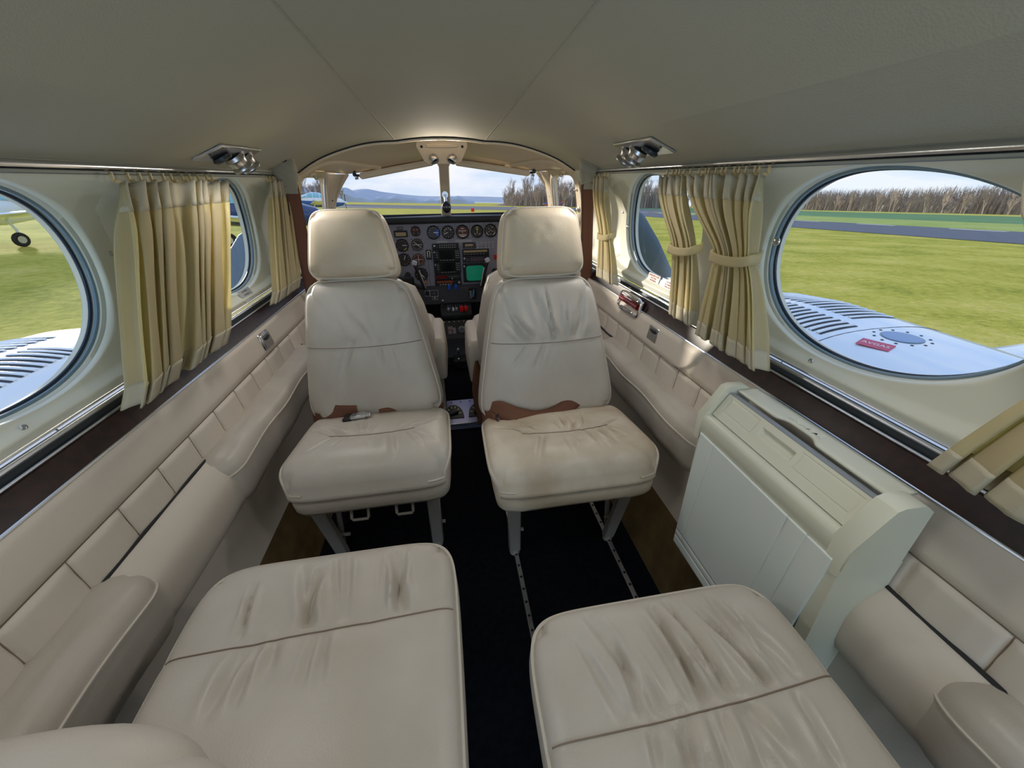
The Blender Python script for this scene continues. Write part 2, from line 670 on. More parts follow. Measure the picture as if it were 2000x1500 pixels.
def side_panel(side):
    e = thing('side_panel', 'quilted cream leather side panel along the left wall below the dark wood ledge' if side < 0 else
              'quilted cream leather side panel along the right wall behind the ivory cabinet', 'wall panel', (CX + side * 0.53, 0.3, 0.16))
    zs = 0.508
    tile0, pitch = (0.05, 0.1) if side < 0 else (0.045, 0.103)
    tiles = [0.045 + 0.1 * i for i in range(-14, 20)]
    def pt(y, z):
        h = lower_x(z)
        puff = 0.0
        # stitched seams: one long seam and short tile seams under it
        g = 0.0
        g = max(g, exp(-((z - zs) / 0.0042) ** 2))
        if 0.42 < z < zs:
            dy = min(abs(y - t - (0.008 * (z - 0.42) / 0.09)) for t in tiles)
            g = max(g, exp(-(dy / 0.0035) ** 2))
            puff = 0.004 * min(1, dy / 0.03)
        if z > zs:
            puff = 0.005 * sstep(zs, zs + 0.02, z) * sstep(0.594, 0.575, z)
        if side > 0 and y > 0.77:
            # larger pad with a rounded rear corner
            d = sqrt(max(0, 0.87 - y) ** 2 + max(0, 0.60 - z) ** 2)
            inside = (y >= 0.87 and z > 0.515) or (y < 0.87 and ((0.87 - y) / 0.095) ** 2 + ((0.62 - z) / 0.105) ** 2 < 1)
            if inside:
                puff += 0.007
        return (CX + side * (h - puff + 0.004 * g), y, z)
    b = MB()
    y0, y1 = Y_AFT, 1.86
    b.grid(lambda u, v: pt(lerp(-0.2, y1, u), lerp(0.345, 0.590, v)), 640, 72)
    b.build('quilted_pad', M['panel_leather'], e, angle=70)
    for yt in [t for t in tiles if -0.1 < t < 1.8 and not (side > 0 and 0.2 < t < 0.6)]:
        b = MB()
        b.tube([Vector(pt(yt + 0.008 * (z - 0.42) / 0.09, z)) - V(side * 0.0006, 0, 0) for z in [lerp(0.425, zs, k / 10) for k in range(11)]], 0.0009, 5)
        b.build('seam', M['thread'], e)
    b = MB()
    b.tube([Vector(pt(lerp(-0.2, y1, k / 200), zs)) - V(side * 0.0006, 0, 0) for k in range(201)], 0.0010, 5)
    b.build('seam', M['thread'], e)
    b = MB()
    b.grid(lambda u, v: (CX + side * (lower_x(lerp(0.152, 0.36, v)) - 0.002), lerp(y0, y1, u), lerp(0.152, 0.36, v)), 30, 6)
    b.build('lower_skirt', M['panel_leather'], e)
    return e
SP = {s: side_panel(s) for s in (-1, 1)}

def armrest(side, y0, y1, label, round0=True, round1=True, size=1.0):
    yc = (y0 + y1) / 2
    e = thing('armrest', label, 'armrest', (CX + side * 0.54, yc, 0.345), 'padded armrests along the side walls')
    def sec(t, y):
        # t round the section; returns (h, z)
        c, s = cos(2 * pi * t), sin(2 * pi * t)
        n = 3.8
        k = (abs(c) ** n + abs(s) ** n) ** (-1 / n)
        a, bz = 0.042 * size, 0.060 * size
        h = c * k * a
        z = s * k * bz
        z += -0.25 * h * 0 + 0.16 * (-h)* -1
        return h, z
    def taper(y):
        d0 = (y - y0) / 0.05
        d1 = (y1 - y) / 0.05
        d = min(d0 if round0 else 9, d1 if round1 else 9)
        return sqrt(max(0.0, 1 - (1 - min(1, max(0, d))) ** 2))
    N = 60
    ys = []
    for i in range(N + 1):
        u = i / N
        ys.append(y0 + (y1 - y0) * (0.5 - 0.5 * cos(pi * u)))
    def fn(u, v):
        y = ys[int(round(v * N))]
        k = taper(y)
        h, z = sec(u, y)
        kk = 0.35 + 0.65 * k
        # ends narrow in the protruding direction more than along the wall
        hh = 0.540 + (h - 0.02) * kk + 0.02
        hh = min(hh, lower_x(0.40 + z) + 0.012)
        zz = 0.395 + z * (0.55 + 0.45 * k) + 0.004 * sin(y * 23) * (h < 0)
        return (CX + side * hh, y, zz)
    b = MB()
    b.grid(fn, 40, N, cu=True)
    b.f.append(tuple(range(len(b.v) - 40, len(b.v))))
    b.m.append(0)
    b.f.append(tuple(range(0, 40)))
    b.m.append(0)
    b.build('pad', M['leather_worn'], e, angle=60)
    b = MB()
    def edge(t0):
        pts = []
        for i in range(3, N - 2):
            p = fn(t0, i / N)
            pts.append((p[0] - side * 0.0008, p[1], p[2] + 0.0005))
        return pts
    b.tube(edge(0.415), 0.0022, 6)
    b.build('piping', M['piping'], e)
    return e

armrest(-1, -0.75, 0.485, 'long padded cream armrest beside the nearer left seat cushion')
armrest(-1, 0.715, 1.42, 'padded cream armrest on the left wall beside the left rear-facing seat')
armrest(1, -0.75, 0.155, 'padded cream armrest behind the ivory cabinet at the lower right')
armrest(1, 0.615, 1.28, 'padded cream armrest on the right wall in front of the ivory cabinet')
for side, a, c in ((-1, 0.44, 0.76), (1, 0.11, 0.26)):
    b = MB()
    FP_ = [(0.0, 0.570, 0.448), (0.12, 0.556, 0.452), (0.30, 0.530, 0.436), (0.45, 0.513, 0.412), (0.70, 0.508, 0.365), (0.86, 0.512, 0.338), (0.94, 0.522, 0.328), (1.0, 0.545, 0.326)]
    b.grid(lambda u, v: (CX + side * (cinterp([(p[0], p[1]) for p in FP_], v) + 0.003 * (2 * u - 1) ** 2), lerp(a, c, u), cinterp([(p[0], p[2]) for p in FP_], v)), 16, 28)
    b.build('padded_filler', M['panel_leather'], SP[side])
for side in (-1, 1):
    b = MB()
    b.tube([(CX + side * 0.5592, lerp(-0.3, 1.40, i / 60), 0.4515 + 0.001 * sin(i * 1.3)) for i in range(61)], 0.0034, 6)
    b.build('seam_gap', M['rubber'], SP[side])

# ---------------------------------------------------- ledge trim and rails
def strip(side, pts, y0, y1, n=30):
    b = MB()
    m = len(pts)
    b.grid(lambda u, v: (CX + side * pts[int(round(v * (m - 1)))][0], lerp(y0, y1, u), pts[int(round(v * (m - 1)))][1]), n, m - 1)
    return b
for side, nm in ((-1, 'trim_1'), (1, 'trim_2')):
    y1 = 1.86
    w = struct(strip(side, [(0.600, 0.560), (0.588, 0.588), (0.590, 0.5905), (0.6015, 0.6225), (0.606, 0.625)], Y_AFT, y1).build(nm, M['wood'], angle=25))
    b = MB()
    b.tube([(CX + side * 0.5885, lerp(Y_AFT, y1, i / 20), 0.5885) for i in range(21)], 0.0026, 8)
    b.build('chrome_strip', M['chrome'], w)
    b = strip(side, [(0.603, 0.618), (0.604, 0.6265), (0.611, 0.628), (0.613, 0.638), (0.622, 0.6415)], Y_AFT, y1)
    b.build('channel', M['dark_metal'], w, angle=25)
    b = MB()
    for h, z, r in ((0.604, 0.6265, 0.0022), (0.613, 0.640, 0.0038), (0.619, 0.649, 0.0026)):
        b.tube([(CX + side * h, lerp(Y_AFT, y1, i / 20), z) for i in range(21)], r, 8)
    b.build('chrome_bead', M['alu'], w)
for side, y1 in ((-1, 1.745), (1, 1.60)):
    e = thing('curtain_rail', 'chrome curtain rail running along the top of the left wall' if side < 0 else 'chrome curtain rail running along the top of the right wall', 'curtain rail', (CX + side * 0.572, 0.3, 0.99))
    b = MB()
    b.tube([(CX + side * 0.570, lerp(Y_AFT, y1, i / 30), 0.995) for i in range(31)], 0.0062, 10)
    b.build('rail', M['chrome'], e)
    b = MB()
    b.grid(lambda u, v: (CX + side * lerp(0.585, 0.563, v), lerp(Y_AFT, y1, u), lerp(0.983, 0.985, v)), 20, 2)
    b.build('track', M['dark_metal'], e)
    b = MB()
    b.sphere((CX + side * 0.568, y1, 0.994), 0.010, 12, 8)
    b.build('end_cap', M['chrome'], e)
# -------------------------------------------------------------------- pads
def seg_dist(px, py, a, b):
    ax, ay = a
    bx, by = b
    dx, dy = bx - ax, by - ay
    t = ((px - ax) * dx + (py - ay) * dy) / (dx * dx + dy * dy)
    tc = min(1, max(0, t))
    return sqrt((px - ax - tc * dx) ** 2 + (py - ay - tc * dy) ** 2), tc

def pad(corners, normal, T, crown=0.015, roll=0.35, n_exp=6.0, res=70, wr=(), seams=(), bulge=0.008, sag=None, under=0.0, rollh=0.75, wf=0.0, wfr=0.06):
    """Upholstered cushion.  corners: 4 points (u-,v-) (u+,v-) (u+,v+) (u-,v+) of the piping line,
    normal: outward direction of the soft face, T: side depth below the piping."""
    c00, c10, c11, c01 = [Vector(c) for c in corners]
    nrm = Vector(normal).normalized()
    lu = ((c10 - c00).length + (c11 - c01).length) / 2
    lv = ((c01 - c00).length + (c11 - c10).length) / 2
    def plane(u, v):
        a = (u + 1) / 2
        b = (v + 1) / 2
        return c00 * (1 - a) * (1 - b) + c10 * a * (1 - b) + c11 * a * b + c01 * (1 - a) * b
    def sq(u, v):
        r = max(abs(u), abs(v))
        if r < 1e-9:
            return 0, 0
        a, b = u / r, v / r
        s = (abs(a) ** n_exp + abs(b) ** n_exp) ** (-1 / n_exp)
        k = lerp(1, s, r ** 2)
        return u * k, v * k
    def height(u, v):
        r = max(abs(u), abs(v))
        x, y = sq(u, v)
        eu = (1 - abs(u)) * lu / 2
        ev = (1 - abs(v)) * lv / 2
        d = min(eu, ev)
        rr = roll * 0.1
        # soft-max distance so that corners stay round
        f = 1 - max(0, 1 - eu / rr) ** 2.2 - max(0, 1 - ev / rr) ** 2.2
        f = max(0, f)
        h = rollh * rr * sqrt(f) if f > 0 else 0
        h += crown * (1 - u * u) * (1 - v * v)
        if sag:
            h -= sag * exp(-(u * u * 2.2 + v * v * 2.2))
        fade = min(1, d / 0.02)
        if wf:
            q = min(1, (1 + v) * lv / 2 / wfr)
            h += wf * sqrt(max(0, 1 - (1 - q) ** 2))
        sm_d = 9.0
        for pts, dp in seams:
            for a, b in zip(pts, pts[1:]):
                if min(a[0], b[0]) - 0.12 < u < max(a[0], b[0]) + 0.12:
                    sm_d = min(sm_d, seg_dist(u * lu / 2, v * lv / 2, (a[0] * lu / 2, a[1] * lv / 2), (b[0] * lu / 2, b[1] * lv / 2))[0])
        fade *= 1 - 0.8 * exp(-(sm_d / 0.008) ** 2)
        for (a, b, w, dp) in wr:
            ds, t = seg_dist(u * lu / 2, v * lv / 2, (a[0] * lu / 2, a[1] * lv / 2), (b[0] * lu / 2, b[1] * lv / 2))
            h -= dp * exp(-(ds / w) ** 2) * (0.25 + 0.75 * sin(pi * min(1, max(0, 0.15 + 0.8 * t)))) * fade
            ds2 = ds - w * 1.9
            h += 0.45 * dp * exp(-(ds2 / (w * 1.1)) ** 2) * fade * sin(pi * min(1, max(0.02, t)))
        for pts, dp in seams:
            ds = 9.0
            for a, b in zip(pts, pts[1:]):
                if min(a[0], b[0]) - 0.12 < u < max(a[0], b[0]) + 0.12:
                    ds = min(ds, seg_dist(u * lu / 2, v * lv / 2, (a[0] * lu / 2, a[1] * lv / 2), (b[0] * lu / 2, b[1] * lv / 2))[0])
            h -= dp * (0.5 * exp(-(ds / 0.005) ** 2) + 0.5 * exp(-(ds / 0.016) ** 2)) * (0.3 + 0.7 * fade)
        return h
    def surf(u, v):
        x, y = sq(u, v)
        return plane(x, y) + nrm * height(u, v)
    mb = MB()
    mb.surf = surf
    R = res
    def top(a, b):
        u, v = 2 * a - 1, 2 * b - 1
        # denser near the rim
        u = sin(u * pi / 2) * 0.35 + u * 0.65
        v = sin(v * pi / 2) * 0.35 + v * 0.65
        x, y = sq(u, v)
        return plane(x, y) + nrm * height(u, v)
    mb.grid(top, R, R)
    # boundary loop
    loop = [i for i in range(R)] + [i * (R + 1) + R for i in range(R)] + [R * (R + 1) + R - i for i in range(R)] + [(R - i) * (R + 1) for i in range(R)]
    ctr = (c00 + c10 + c11 + c01) / 4
    K = len(loop)
    prev = loop
    rim = [Vector(mb.v[i]) for i in loop]
    steps = [(0.25, bulge * 0.8), (0.55, bulge), (0.85, bulge * 0.5), (1.0, -0.004), (1.0, -0.03)]
    for (t, out) in steps:
        o = len(mb.v)
        for p in rim:
            d = (p - ctr)
            d -= nrm * d.dot(nrm)
            d.normalize()
            mb.v.append(tuple(p - nrm * (T * t) + d * out))
        for i in range(K):
            j = (i + 1) % K
            mb.f.append((prev[i], prev[j], o + j, o + i))
            mb.m.append(0)
        prev = [o + i for i in range(K)]
    mb.f.append(tuple(prev))
    mb.m.append(0)
    return mb, rim, nrm, ctr

def piping(rim, nrm, ctr, r=0.0028, a=0.0, b=1.0, off=0.0015):
    K = len(rim)
    pts = []
    i0, i1 = int(a * K), int(b * K)
    for i in range(i0, i1):
        p = rim[i % K]
        d = p - ctr
        d -= nrm * d.dot(nrm)
        d.normalize()
        pts.append(p + d * off)
    mb = MB()
    mb.tube(pts, r, 6, closed=(b - a >= 0.999))
    return mb

def seam_tube(mb, pts, e, nrm, r=0.0011):
    b = MB()
    P = [mb.surf(u, v) + nrm * 0.0004 for u, v in pts]
    b.tube(P, r, 5)
    b.build('seam', M['thread'], e)

def fan(rnd, c, spread, n, ln, dp, w=0.004, axis='v', bias=0.0):
    out = []
    for i in range(n):
        a = c[0] + spread * (rnd.random() * 2 - 1)
        l = ln * (0.5 + rnd.random() * 0.8)
        sl = (a - c[0]) * 0.8 + bias + (rnd.random() - 0.5) * 0.18
        d = 1 if rnd.random() > 0.5 else -1
        s = c[1]
        out.append(((a, s + 0.02 * d), (a + sl * (1 if d > 0 else 0.6), s + d * l), w * (0.7 + rnd.random()), dp * (0.5 + rnd.random() * 0.8)))
    return out

def seam_line(v0, sagv, u0=-1, u1=1, n=14, tilt=0.0):
    return [(lerp(u0, u1, i / n), v0 + sagv * (1 - (2 * i / n - 1) ** 2) + tilt * (2 * i / n - 1)) for i in range(n + 1)]

def bar(mb, p0, p1, w, t, up=(0, 1, 0)):
    p0, p1 = Vector(p0), Vector(p1)
    d = p1 - p0
    z = d.normalized()
    x = Vector(up).cross(z).normalized()
    y = z.cross(x)
    Mx = Matrix((x, y, z)).transposed()
    return mb.box((p0 + p1) / 2, (w, t, d.length), Mx, 0.003)

# ------------------------------------------------ the two rear-facing seats
def facing_seat(name_label, xl, xr, y, dy_back, tl, tr, hl, hr, seed, worn):
    """Seat seen from the front: cushion front edge at y, feet at z=0."""
    rnd = random.Random(seed)
    xc = (xl + xr) / 2
    e = thing('passenger_seat', name_label, 'seat', (xc, y + 0.16, 0.0), 'rear-facing passenger seats')
    lm = M['leather_dirty'] if worn else M['leather_worn']
    yb = y + dy_back
    # seat cushion
    wr = fan(rnd, (0.0, -0.16), 0.55, 26 if worn else 18, 0.5, 0.0068 if worn else 0.0050)
    mb, rim, nrm, ctr = pad([(xl - 0.004, y, 0.374), (xr + 0.004, y, 0.374), (xr + 0.002, yb, 0.338), (xl, yb, 0.338)], (0, 0.10, 1), 0.020,
                            crown=0.016, roll=0.30, n_exp=7, res=110, wf=0.044, wfr=0.07, rollh=0.6, wr=wr, seams=[(seam_line(-0.10, -0.13, -0.55, 0.55), 0.004)], bulge=0.004)
    mb.build('seat_cushion', lm, e, angle=75)
    seam_tube(mb, seam_line(-0.10, -0.13, -0.55, 0.55, 40), e, nrm)
    piping(rim, nrm, ctr, 0.0030, 0.205, 1.045).build('piping', M['piping'], e)
    # leather apron that hangs round the seat pan
    mb, rim2, n2, c2 = pad([(xl + 0.010, y + 0.010, 0.372), (xr - 0.006, y + 0.010, 0.372), (xr - 0.004, yb - 0.02, 0.340), (xl + 0.010, yb - 0.02, 0.340)], (0, 0.1, 1), 0.062,
                           crown=0.0, roll=0.10, n_exp=9, res=26, bulge=0.006)
    mb.build('seat_base', lm, e, angle=60)
    # backrest
    ny = Vector((0, -1, 0.27))
    z0, z1 = 0.385, 0.742
    yt = yb + 0.10
    wb = fan(rnd, (0.1, 0.18), 0.5, 18 if worn else 9, 0.55, 0.0060 if worn else 0.0030, w=0.006, bias=-0.12)
    mb, rim, nrm, ctr = pad([(xl - 0.008, yb - 0.015, z0), (xr - 0.004, yb - 0.015, z0), (tr, yt - 0.012, z1), (tl, yt - 0.012, z1)], ny, 0.080,
                            crown=0.022, roll=0.36, n_exp=7, res=80, wr=wb, seams=[(seam_line(0.12 if not worn else 0.15, -0.03), 0.003)], bulge=0.010)
    mb.build('backrest', M['leather_worn'], e, angle=75)
    seam_tube(mb, seam_line(0.12 if not worn else 0.15, -0.03, -0.97, 0.97, 40), e, nrm)
    piping(rim, nrm, ctr, 0.0024).build('piping', M['piping'], e)
    # headrest
    h0, h1 = 0.752, 0.906
    mb, rim, nrm, ctr = pad([(hl[0], yt - 0.020, h0), (hr[0], yt - 0.020, h0), (hr[1], yt + 0.030, h1), (hl[1], yt + 0.030, h1)], (0, -1, 0.30), 0.075,
                            crown=0.014, roll=0.30, n_exp=6, res=56, wr=fan(rnd, (0, 0.2), 0.7, 5, 0.4, 0.0009, w=0.01), bulge=0.010)
    mb.build('headrest', M['leather_head'], e, angle=75)
    piping(rim, nrm, ctr, 0.0024).build('piping', M['piping'], e)
    # grey metal legs, splayed; rear legs and a spreader bar
    fx = (xl + 0.027, xr - 0.063) if xc < 0 else (xl + 0.067, xr - 0.032)
    for i, x in enumerate(fx):
        mb = MB()
        bar(mb, (x + (-0.012 if i == 0 else 0.012), y + 0.085, 0.315), (x, y + 0.150, 0.012), 0.034, 0.020)
        mb.cyl((x, y + 0.150, 0.0), (x, y + 0.150, 0.016), 0.015, 0.012, 12)
        mb.build('leg', M['grey_paint'], e)
        mb = MB()
        bar(mb, (x + 0.006, yb - 0.06, 0.31), (x, y + 0.165, 0.035), 0.014, 0.012)
        mb.cyl((x - 0.012, y + 0.162, 0.075), (x + 0.028, y + 0.162, 0.075), 0.005, n=10)
        mb.build('brace', M['grey_paint'], e)
    return e, yb, yt

seatL, ybL, ytL = facing_seat('left rear-facing cream leather seat with a silver belt buckle on its cushion', -0.395, -0.034, 0.680, 0.295, -0.362, -0.116, (-0.346, -0.322), (-0.124, -0.160), 4, False)
seatR, ybR, ytR = facing_seat('right rear-facing cream leather seat with a heavily creased cushion and brown belt', 0.058, 0.444, 0.610, 0.290, 0.122, 0.372, (0.134, 0.154), (0.352, 0.334), 9, True)
# white lift handles under the left seat
for x in (-0.250, -0.148):
    mb = MB()
    y = 0.698
    mb.tube([(x - 0.019, y + 0.02, 0.312), (x - 0.019, y, 0.276), (x - 0.016, y, 0.270), (x + 0.016, y, 0.270), (x + 0.019, y, 0.276), (x + 0.019, y + 0.02, 0.312)], 0.0035, 8)
    mb.build('lift_handle', M['grey_paint'], seatL)

# ------------------------------------------------- the two near seat cushions
def near_seat(label, xl, xr, yf, length, seed, seam_v, bol=False):
    rnd = random.Random(seed)
    e = thing('passenger_seat', label, 'seat', ((xl + xr) / 2, yf - 0.2, 0.0), 'forward-facing passenger seats')
    w = []
    for i in range(18 if bol else 27):
        a = rnd.uniform(-0.55, 0.75)
        ln = rnd.uniform(0.2, 0.42)
        sl = rnd.uniform(-0.22, 0.02) if bol else rnd.uniform(-0.25, -0.02)
        v0 = seam_v + 0.03
        if i % 3 == 0:
            w.append(((a, seam_v - 0.03), (a + rnd.uniform(-0.12, 0.1), seam_v - ln), rnd.uniform(0.0045, 0.008), rnd.uniform(0.003, 0.006) * (1.3 if bol else 1.6)))
        else:
            w.append(((a + sl * 0, v0), (a + sl * ln * 2.4, min(0.92, v0 + ln * 1.3)), rnd.uniform(0.004, 0.007), rnd.uniform(0.0025, 0.0055) * (1.4 if bol else 1.7)))
    sm = seam_line(seam_v, -0.035, -1, 1, 16, 0.02)
    mb, rim, nrm, ctr = pad([(xl, yf - length, 0.405), (xr, yf - length, 0.405), (xr, yf, 0.425), (xl, yf, 0.425)], (0, -0.04, 1), 0.060,
                            crown=0.016, roll=0.30, n_exp=8, res=140, wr=w, seams=[(sm, 0.006)], bulge=0.006, rollh=0.6)
    mb.build('seat_cushion', M['leather_worn'], e, angle=75)
    seam_tube(mb, seam_line(seam_v, -0.035, -0.98, 0.98, 50, 0.02), e, nrm)
    piping(rim, nrm, ctr, 0.0028).build('piping', M['piping'], e)
    mb, r2, n2, c2 = pad([(xl + 0.012, yf - length, 0.352), (xr - 0.012, yf - length, 0.352), (xr - 0.012, yf - 0.012, 0.368), (xl + 0.012, yf - 0.012, 0.368)], (0, -0.04, 1), 0.07,
                         crown=0, roll=0.1, n_exp=9, res=20, bulge=0.006)
    mb.build('seat_base', M['leather_worn'], e, angle=60)
    for x in (xl + 0.04, xr - 0.06):
        for yy in (yf - 0.12, yf - length + 0.08):
            mb = MB()
            bar(mb, (x, yy + 0.03, 0.30), (x, yy, 0.0), 0.034, 0.02)
            mb.build('leg', M['grey_paint'], e)
    # backrest behind the camera side of the cushion
    yb = yf - length - 0.01
    mb, rim, nrm, ctr = pad([(xl, yb, 0.42), (xr, yb, 0.42), (xr - 0.02, yb - 0.16, 0.78), (xl + 0.02, yb - 0.16, 0.78)], (0, 1, 0.35), 0.08, crown=0.02, roll=0.3, n_exp=7, res=30)
    mb.build('backrest', M['leather_worn'], e, angle=75)
    return e
nearL = near_seat('nearer left cream leather seat cushion with a stitched cross seam', -0.402, -0.030, 0.468, 0.44, 21, 0.42, True)
nearR = near_seat('nearer right cream leather seat cushion with deep creases beside the ivory cabinet', 0.064, 0.424, 0.312, 0.42, 33, 0.36)
# cream headrest of a seat that stands right at the lower left corner
e = thing('bolster_cushion', 'rounded cream leather bolster lying on the nearer left seat at the bottom left corner', 'cushion', (-0.33, 0.17, 0.43), None)
def bol_pt(u, v, c, r, n=2.6):
    a, b = 2 * pi * u, -pi / 2 + pi * (0.002 + 0.996 * v)
    f = lambda t: (abs(t) ** (2 / n)) * (1 if t >= 0 else -1)
    return (c[0] + r[0] * f(cos(b)) * f(cos(a)), c[1] + r[1] * f(cos(b)) * f(sin(a)), c[2] + r[2] * f(sin(b)))
mb = MB()
mb.grid(lambda u, v: bol_pt(u, v, (-0.415, 0.165, 0.495), (0.165, 0.070, 0.066)), 44, 26, cu=True)
mb.build('pad', M['leather'], e, angle=80)
mb = MB()
mb.grid(lambda u, v: bol_pt(u, v, (-0.285, 0.135, 0.492), (0.070, 0.062, 0.060)), 36, 22, cu=True)
mb.build('side_bolster', M['leather'], e, angle=80)

# ------------------------------------------------------------- lap belts
def ribbon(path, w, name, matr, parent, wdir, th=0.0022, n=None):
    """flat webbing along path (list of points); wdir: width direction per point or one."""
    P = [Vector(p) for p in path]
    # resample with Catmull-Rom
    out = []
    wd = []
    W = [Vector(x) for x in wdir] if isinstance(wdir, list) else [Vector(wdir)] * len(P)
    for i in range(len(P) - 1):
        p0, p1, p2, p3 = P[max(0, i - 1)], P[i], P[i + 1], P[min(len(P) - 1, i + 2)]
        for k in range(6):
            t = k / 6
            out.append(0.5 * ((2 * p1) + (p2 - p0) * t + (2 * p0 - 5 * p1 + 4 * p2 - p3) * t * t + (3 * p1 - p0 - 3 * p2 + p3) * t ** 3))
            wd.append(W[i].lerp(W[i + 1], t))
    out.append(P[-1])
    wd.append(W[-1])
    mb = MB()
    m = len(out) - 1
    def fn(u, v):
        i = int(round(v * m))
        d = wd[i].normalized()
        return out[i] + d * (w * (u - 0.5))
    mb.grid(fn, 4, m)
    return mb.build(name, matr, parent, solid=th, off=0)

e = thing('lap_belt', 'brown lap belt with a silver buckle lying on the left rear-facing seat', 'seat belt', (-0.24, 0.95, 0.41))
ribbon([(-0.405, 0.985, 0.375), (-0.385, 0.962, 0.412), (-0.35, 0.945, 0.424), (-0.31, 0.935, 0.422), (-0.27, 0.930, 0.420)], 0.045, 'webbing', M['belt'], e, (0, 0.25, 1))
ribbon([(-0.215, 0.935, 0.420), (-0.18, 0.940, 0.428), (-0.14, 0.952, 0.420), (-0.10, 0.965, 0.414), (-0.062, 0.975, 0.414), (-0.048, 0.990, 0.37)], 0.040, 'webbing', M['belt'], e, [(0, 0.6, 1), (0, .4, 1), (0, .2, 1), (0, .1, 1), (0, .1, 1), (0.2, 0, 1)])
mb = MB()
F = frame((-0.262, 0.905, 0.428), (1, -0.02, 0.06), (0, 1, -0.12))
mb.box((0, 0, 0), (0.040, 0.026, 0.010), None, 0.003)
mb.box((0.024, 0.0, 0.0), (0.016, 0.018, 0.008), None, 0.002)
bk = mb.build('buckle', M['alu'], e, xf=F)
mb = MB()
mb.tube([Vector((-0.010 + 0.006 * cos(t * pi / 8), 0.006 * sin(t * pi / 8), 0.0055)) for t in range(16)], 0.0007, 5, closed=True)
mb.build('buckle_catch', M['dark_metal'], bk, xf=F)
mb = MB()
mb.box((-0.028, 0.002, -0.004), (0.022, 0.034, 0.012), None, 0.003)
mb.build('buckle_tongue', M['black'], bk, xf=F)

e = thing('lap_belt', 'brown lap belt sagging across the back of the right rear-facing seat cushion', 'seat belt', (0.24, 0.88, 0.41))
ribbon([(0.062, 0.905, 0.372), (0.075, 0.880, 0.415), (0.105, 0.855, 0.436), (0.15, 0.838, 0.424), (0.205, 0.832, 0.412), (0.255, 0.842, 0.414), (0.305, 0.862, 0.432), (0.355, 0.885, 0.452), (0.395, 0.905, 0.462), (0.415, 0.925, 0.43), (0.425, 0.95, 0.38)],
       0.045, 'webbing', M['belt'], e, [(0, .3, 1), (0, .3, 1), (.1, .5, 1), (.1, .9, .7), (0, .9, .5), (-.1, .8, .7), (-.1, .5, 1), (0, .3, 1), (0, .2, 1), (.3, .2, 1), (.3, .2, 1)])
ribbon([(0.082, 0.86, 0.408), (0.098, 0.836, 0.402), (0.122, 0.826, 0.396), (0.135, 0.835, 0.396)], 0.040, 'webbing', M['belt'], e, [(0, .3, 1), (0, .6, 1), (0, .9, .5), (0, 1, .3)])
mb = MB()
mb.tube([Vector((0.016 * cos(2 * pi * t / 16), 0.012 * sin(2 * pi * t / 16), 0)) for t in range(16)], 0.0018, 6, closed=True)
mb.build('buckle', M['dark_metal'], e, xf=frame((0.108, 0.842, 0.418), (1, 0, 0), (0, 0.8, 0.6)))

# ---------------------------------------------------------- shoulder belts
for side, lab in ((-1, 'brown shoulder belt with a grey cover hanging behind the left rear-facing seat'), (1, 'brown shoulder belt with a grey cover hanging behind the right rear-facing seat')):
    if side < 0:
        x0, y0 = -0.520, 1.64
        path = [(-0.535, 1.62, 1.035), (-0.515, 1.60, 0.99), (-0.508, 1.60, 0.95), (-0.515, 1.605, 0.85), (-0.522, 1.61, 0.72), (-0.530, 1.615, 0.60), (-0.535, 1.62, 0.40)]
    else:
        x0, y0 = 0.575, 1.64
        path = [(0.575, 1.62, 1.05), (0.566, 1.60, 1.0), (0.562, 1.60, 0.95), (0.572, 1.605, 0.85), (0.582, 1.61, 0.72), (0.592, 1.615, 0.60), (0.600, 1.62, 0.40)]
    e = thing('shoulder_belt', lab, 'seat belt', (x0, y0, 0.4), 'shoulder belts at the cockpit entrance')
    ribbon(path, 0.047, 'webbing', M['belt'], e, (1, side * -0.25, 0))
    c = Vector(path[1])
    mb = MB()
    def cov(u, v, c=c, side=side):
        a = 2 * pi * u
        n = 3.0
        k = (abs(cos(a)) ** n + abs(sin(a)) ** n) ** (-1 / n)
        w = interp([(0, 0.026), (0.15, 0.030), (0.5, 0.042), (0.8, 0.044), (1, 0.036)], v)
        d = interp([(0, 0.008), (0.4, 0.018), (0.8, 0.020), (1, 0.010)], v)
        wob = 0.003 * sin(5 * a + 3 * v * 7) * sin(pi * v)
        z = lerp(0.955, 1.056, v) + 0.006 * cos(a) * side
        x = c[0] + (w + wob) * cos(a) * k + side * 0.010 * (v - 0.3)
        return (x, c[1] - 0.004 + (d + wob) * sin(a) * k + 0.03 * max(0, v - 0.6), z)
    mb.grid(cov, 28, 12, cu=True)
    mb.f.append(tuple(range(27, -1, -1)))
    mb.m.append(0)
    mb.build('belt_cover', M['beltcover'], e, angle=50)
    mb = MB()
    mb.box((c[0] + side * 0.002, c[1] - 0.026, 1.040), (0.050, 0.014, 0.030), Matrix.Rotation(side * 0.25, 3, 'Y'), 0.006)
    mb.build('cover_slot', M['black'], e)
    mb = MB()
    mb.box((c[0] + 0.004, c[1] - 0.006, 0.945), (0.048, 0.008, 0.024), None, 0.002)
    mb.build('cover_tag', M['beltcover'], e)

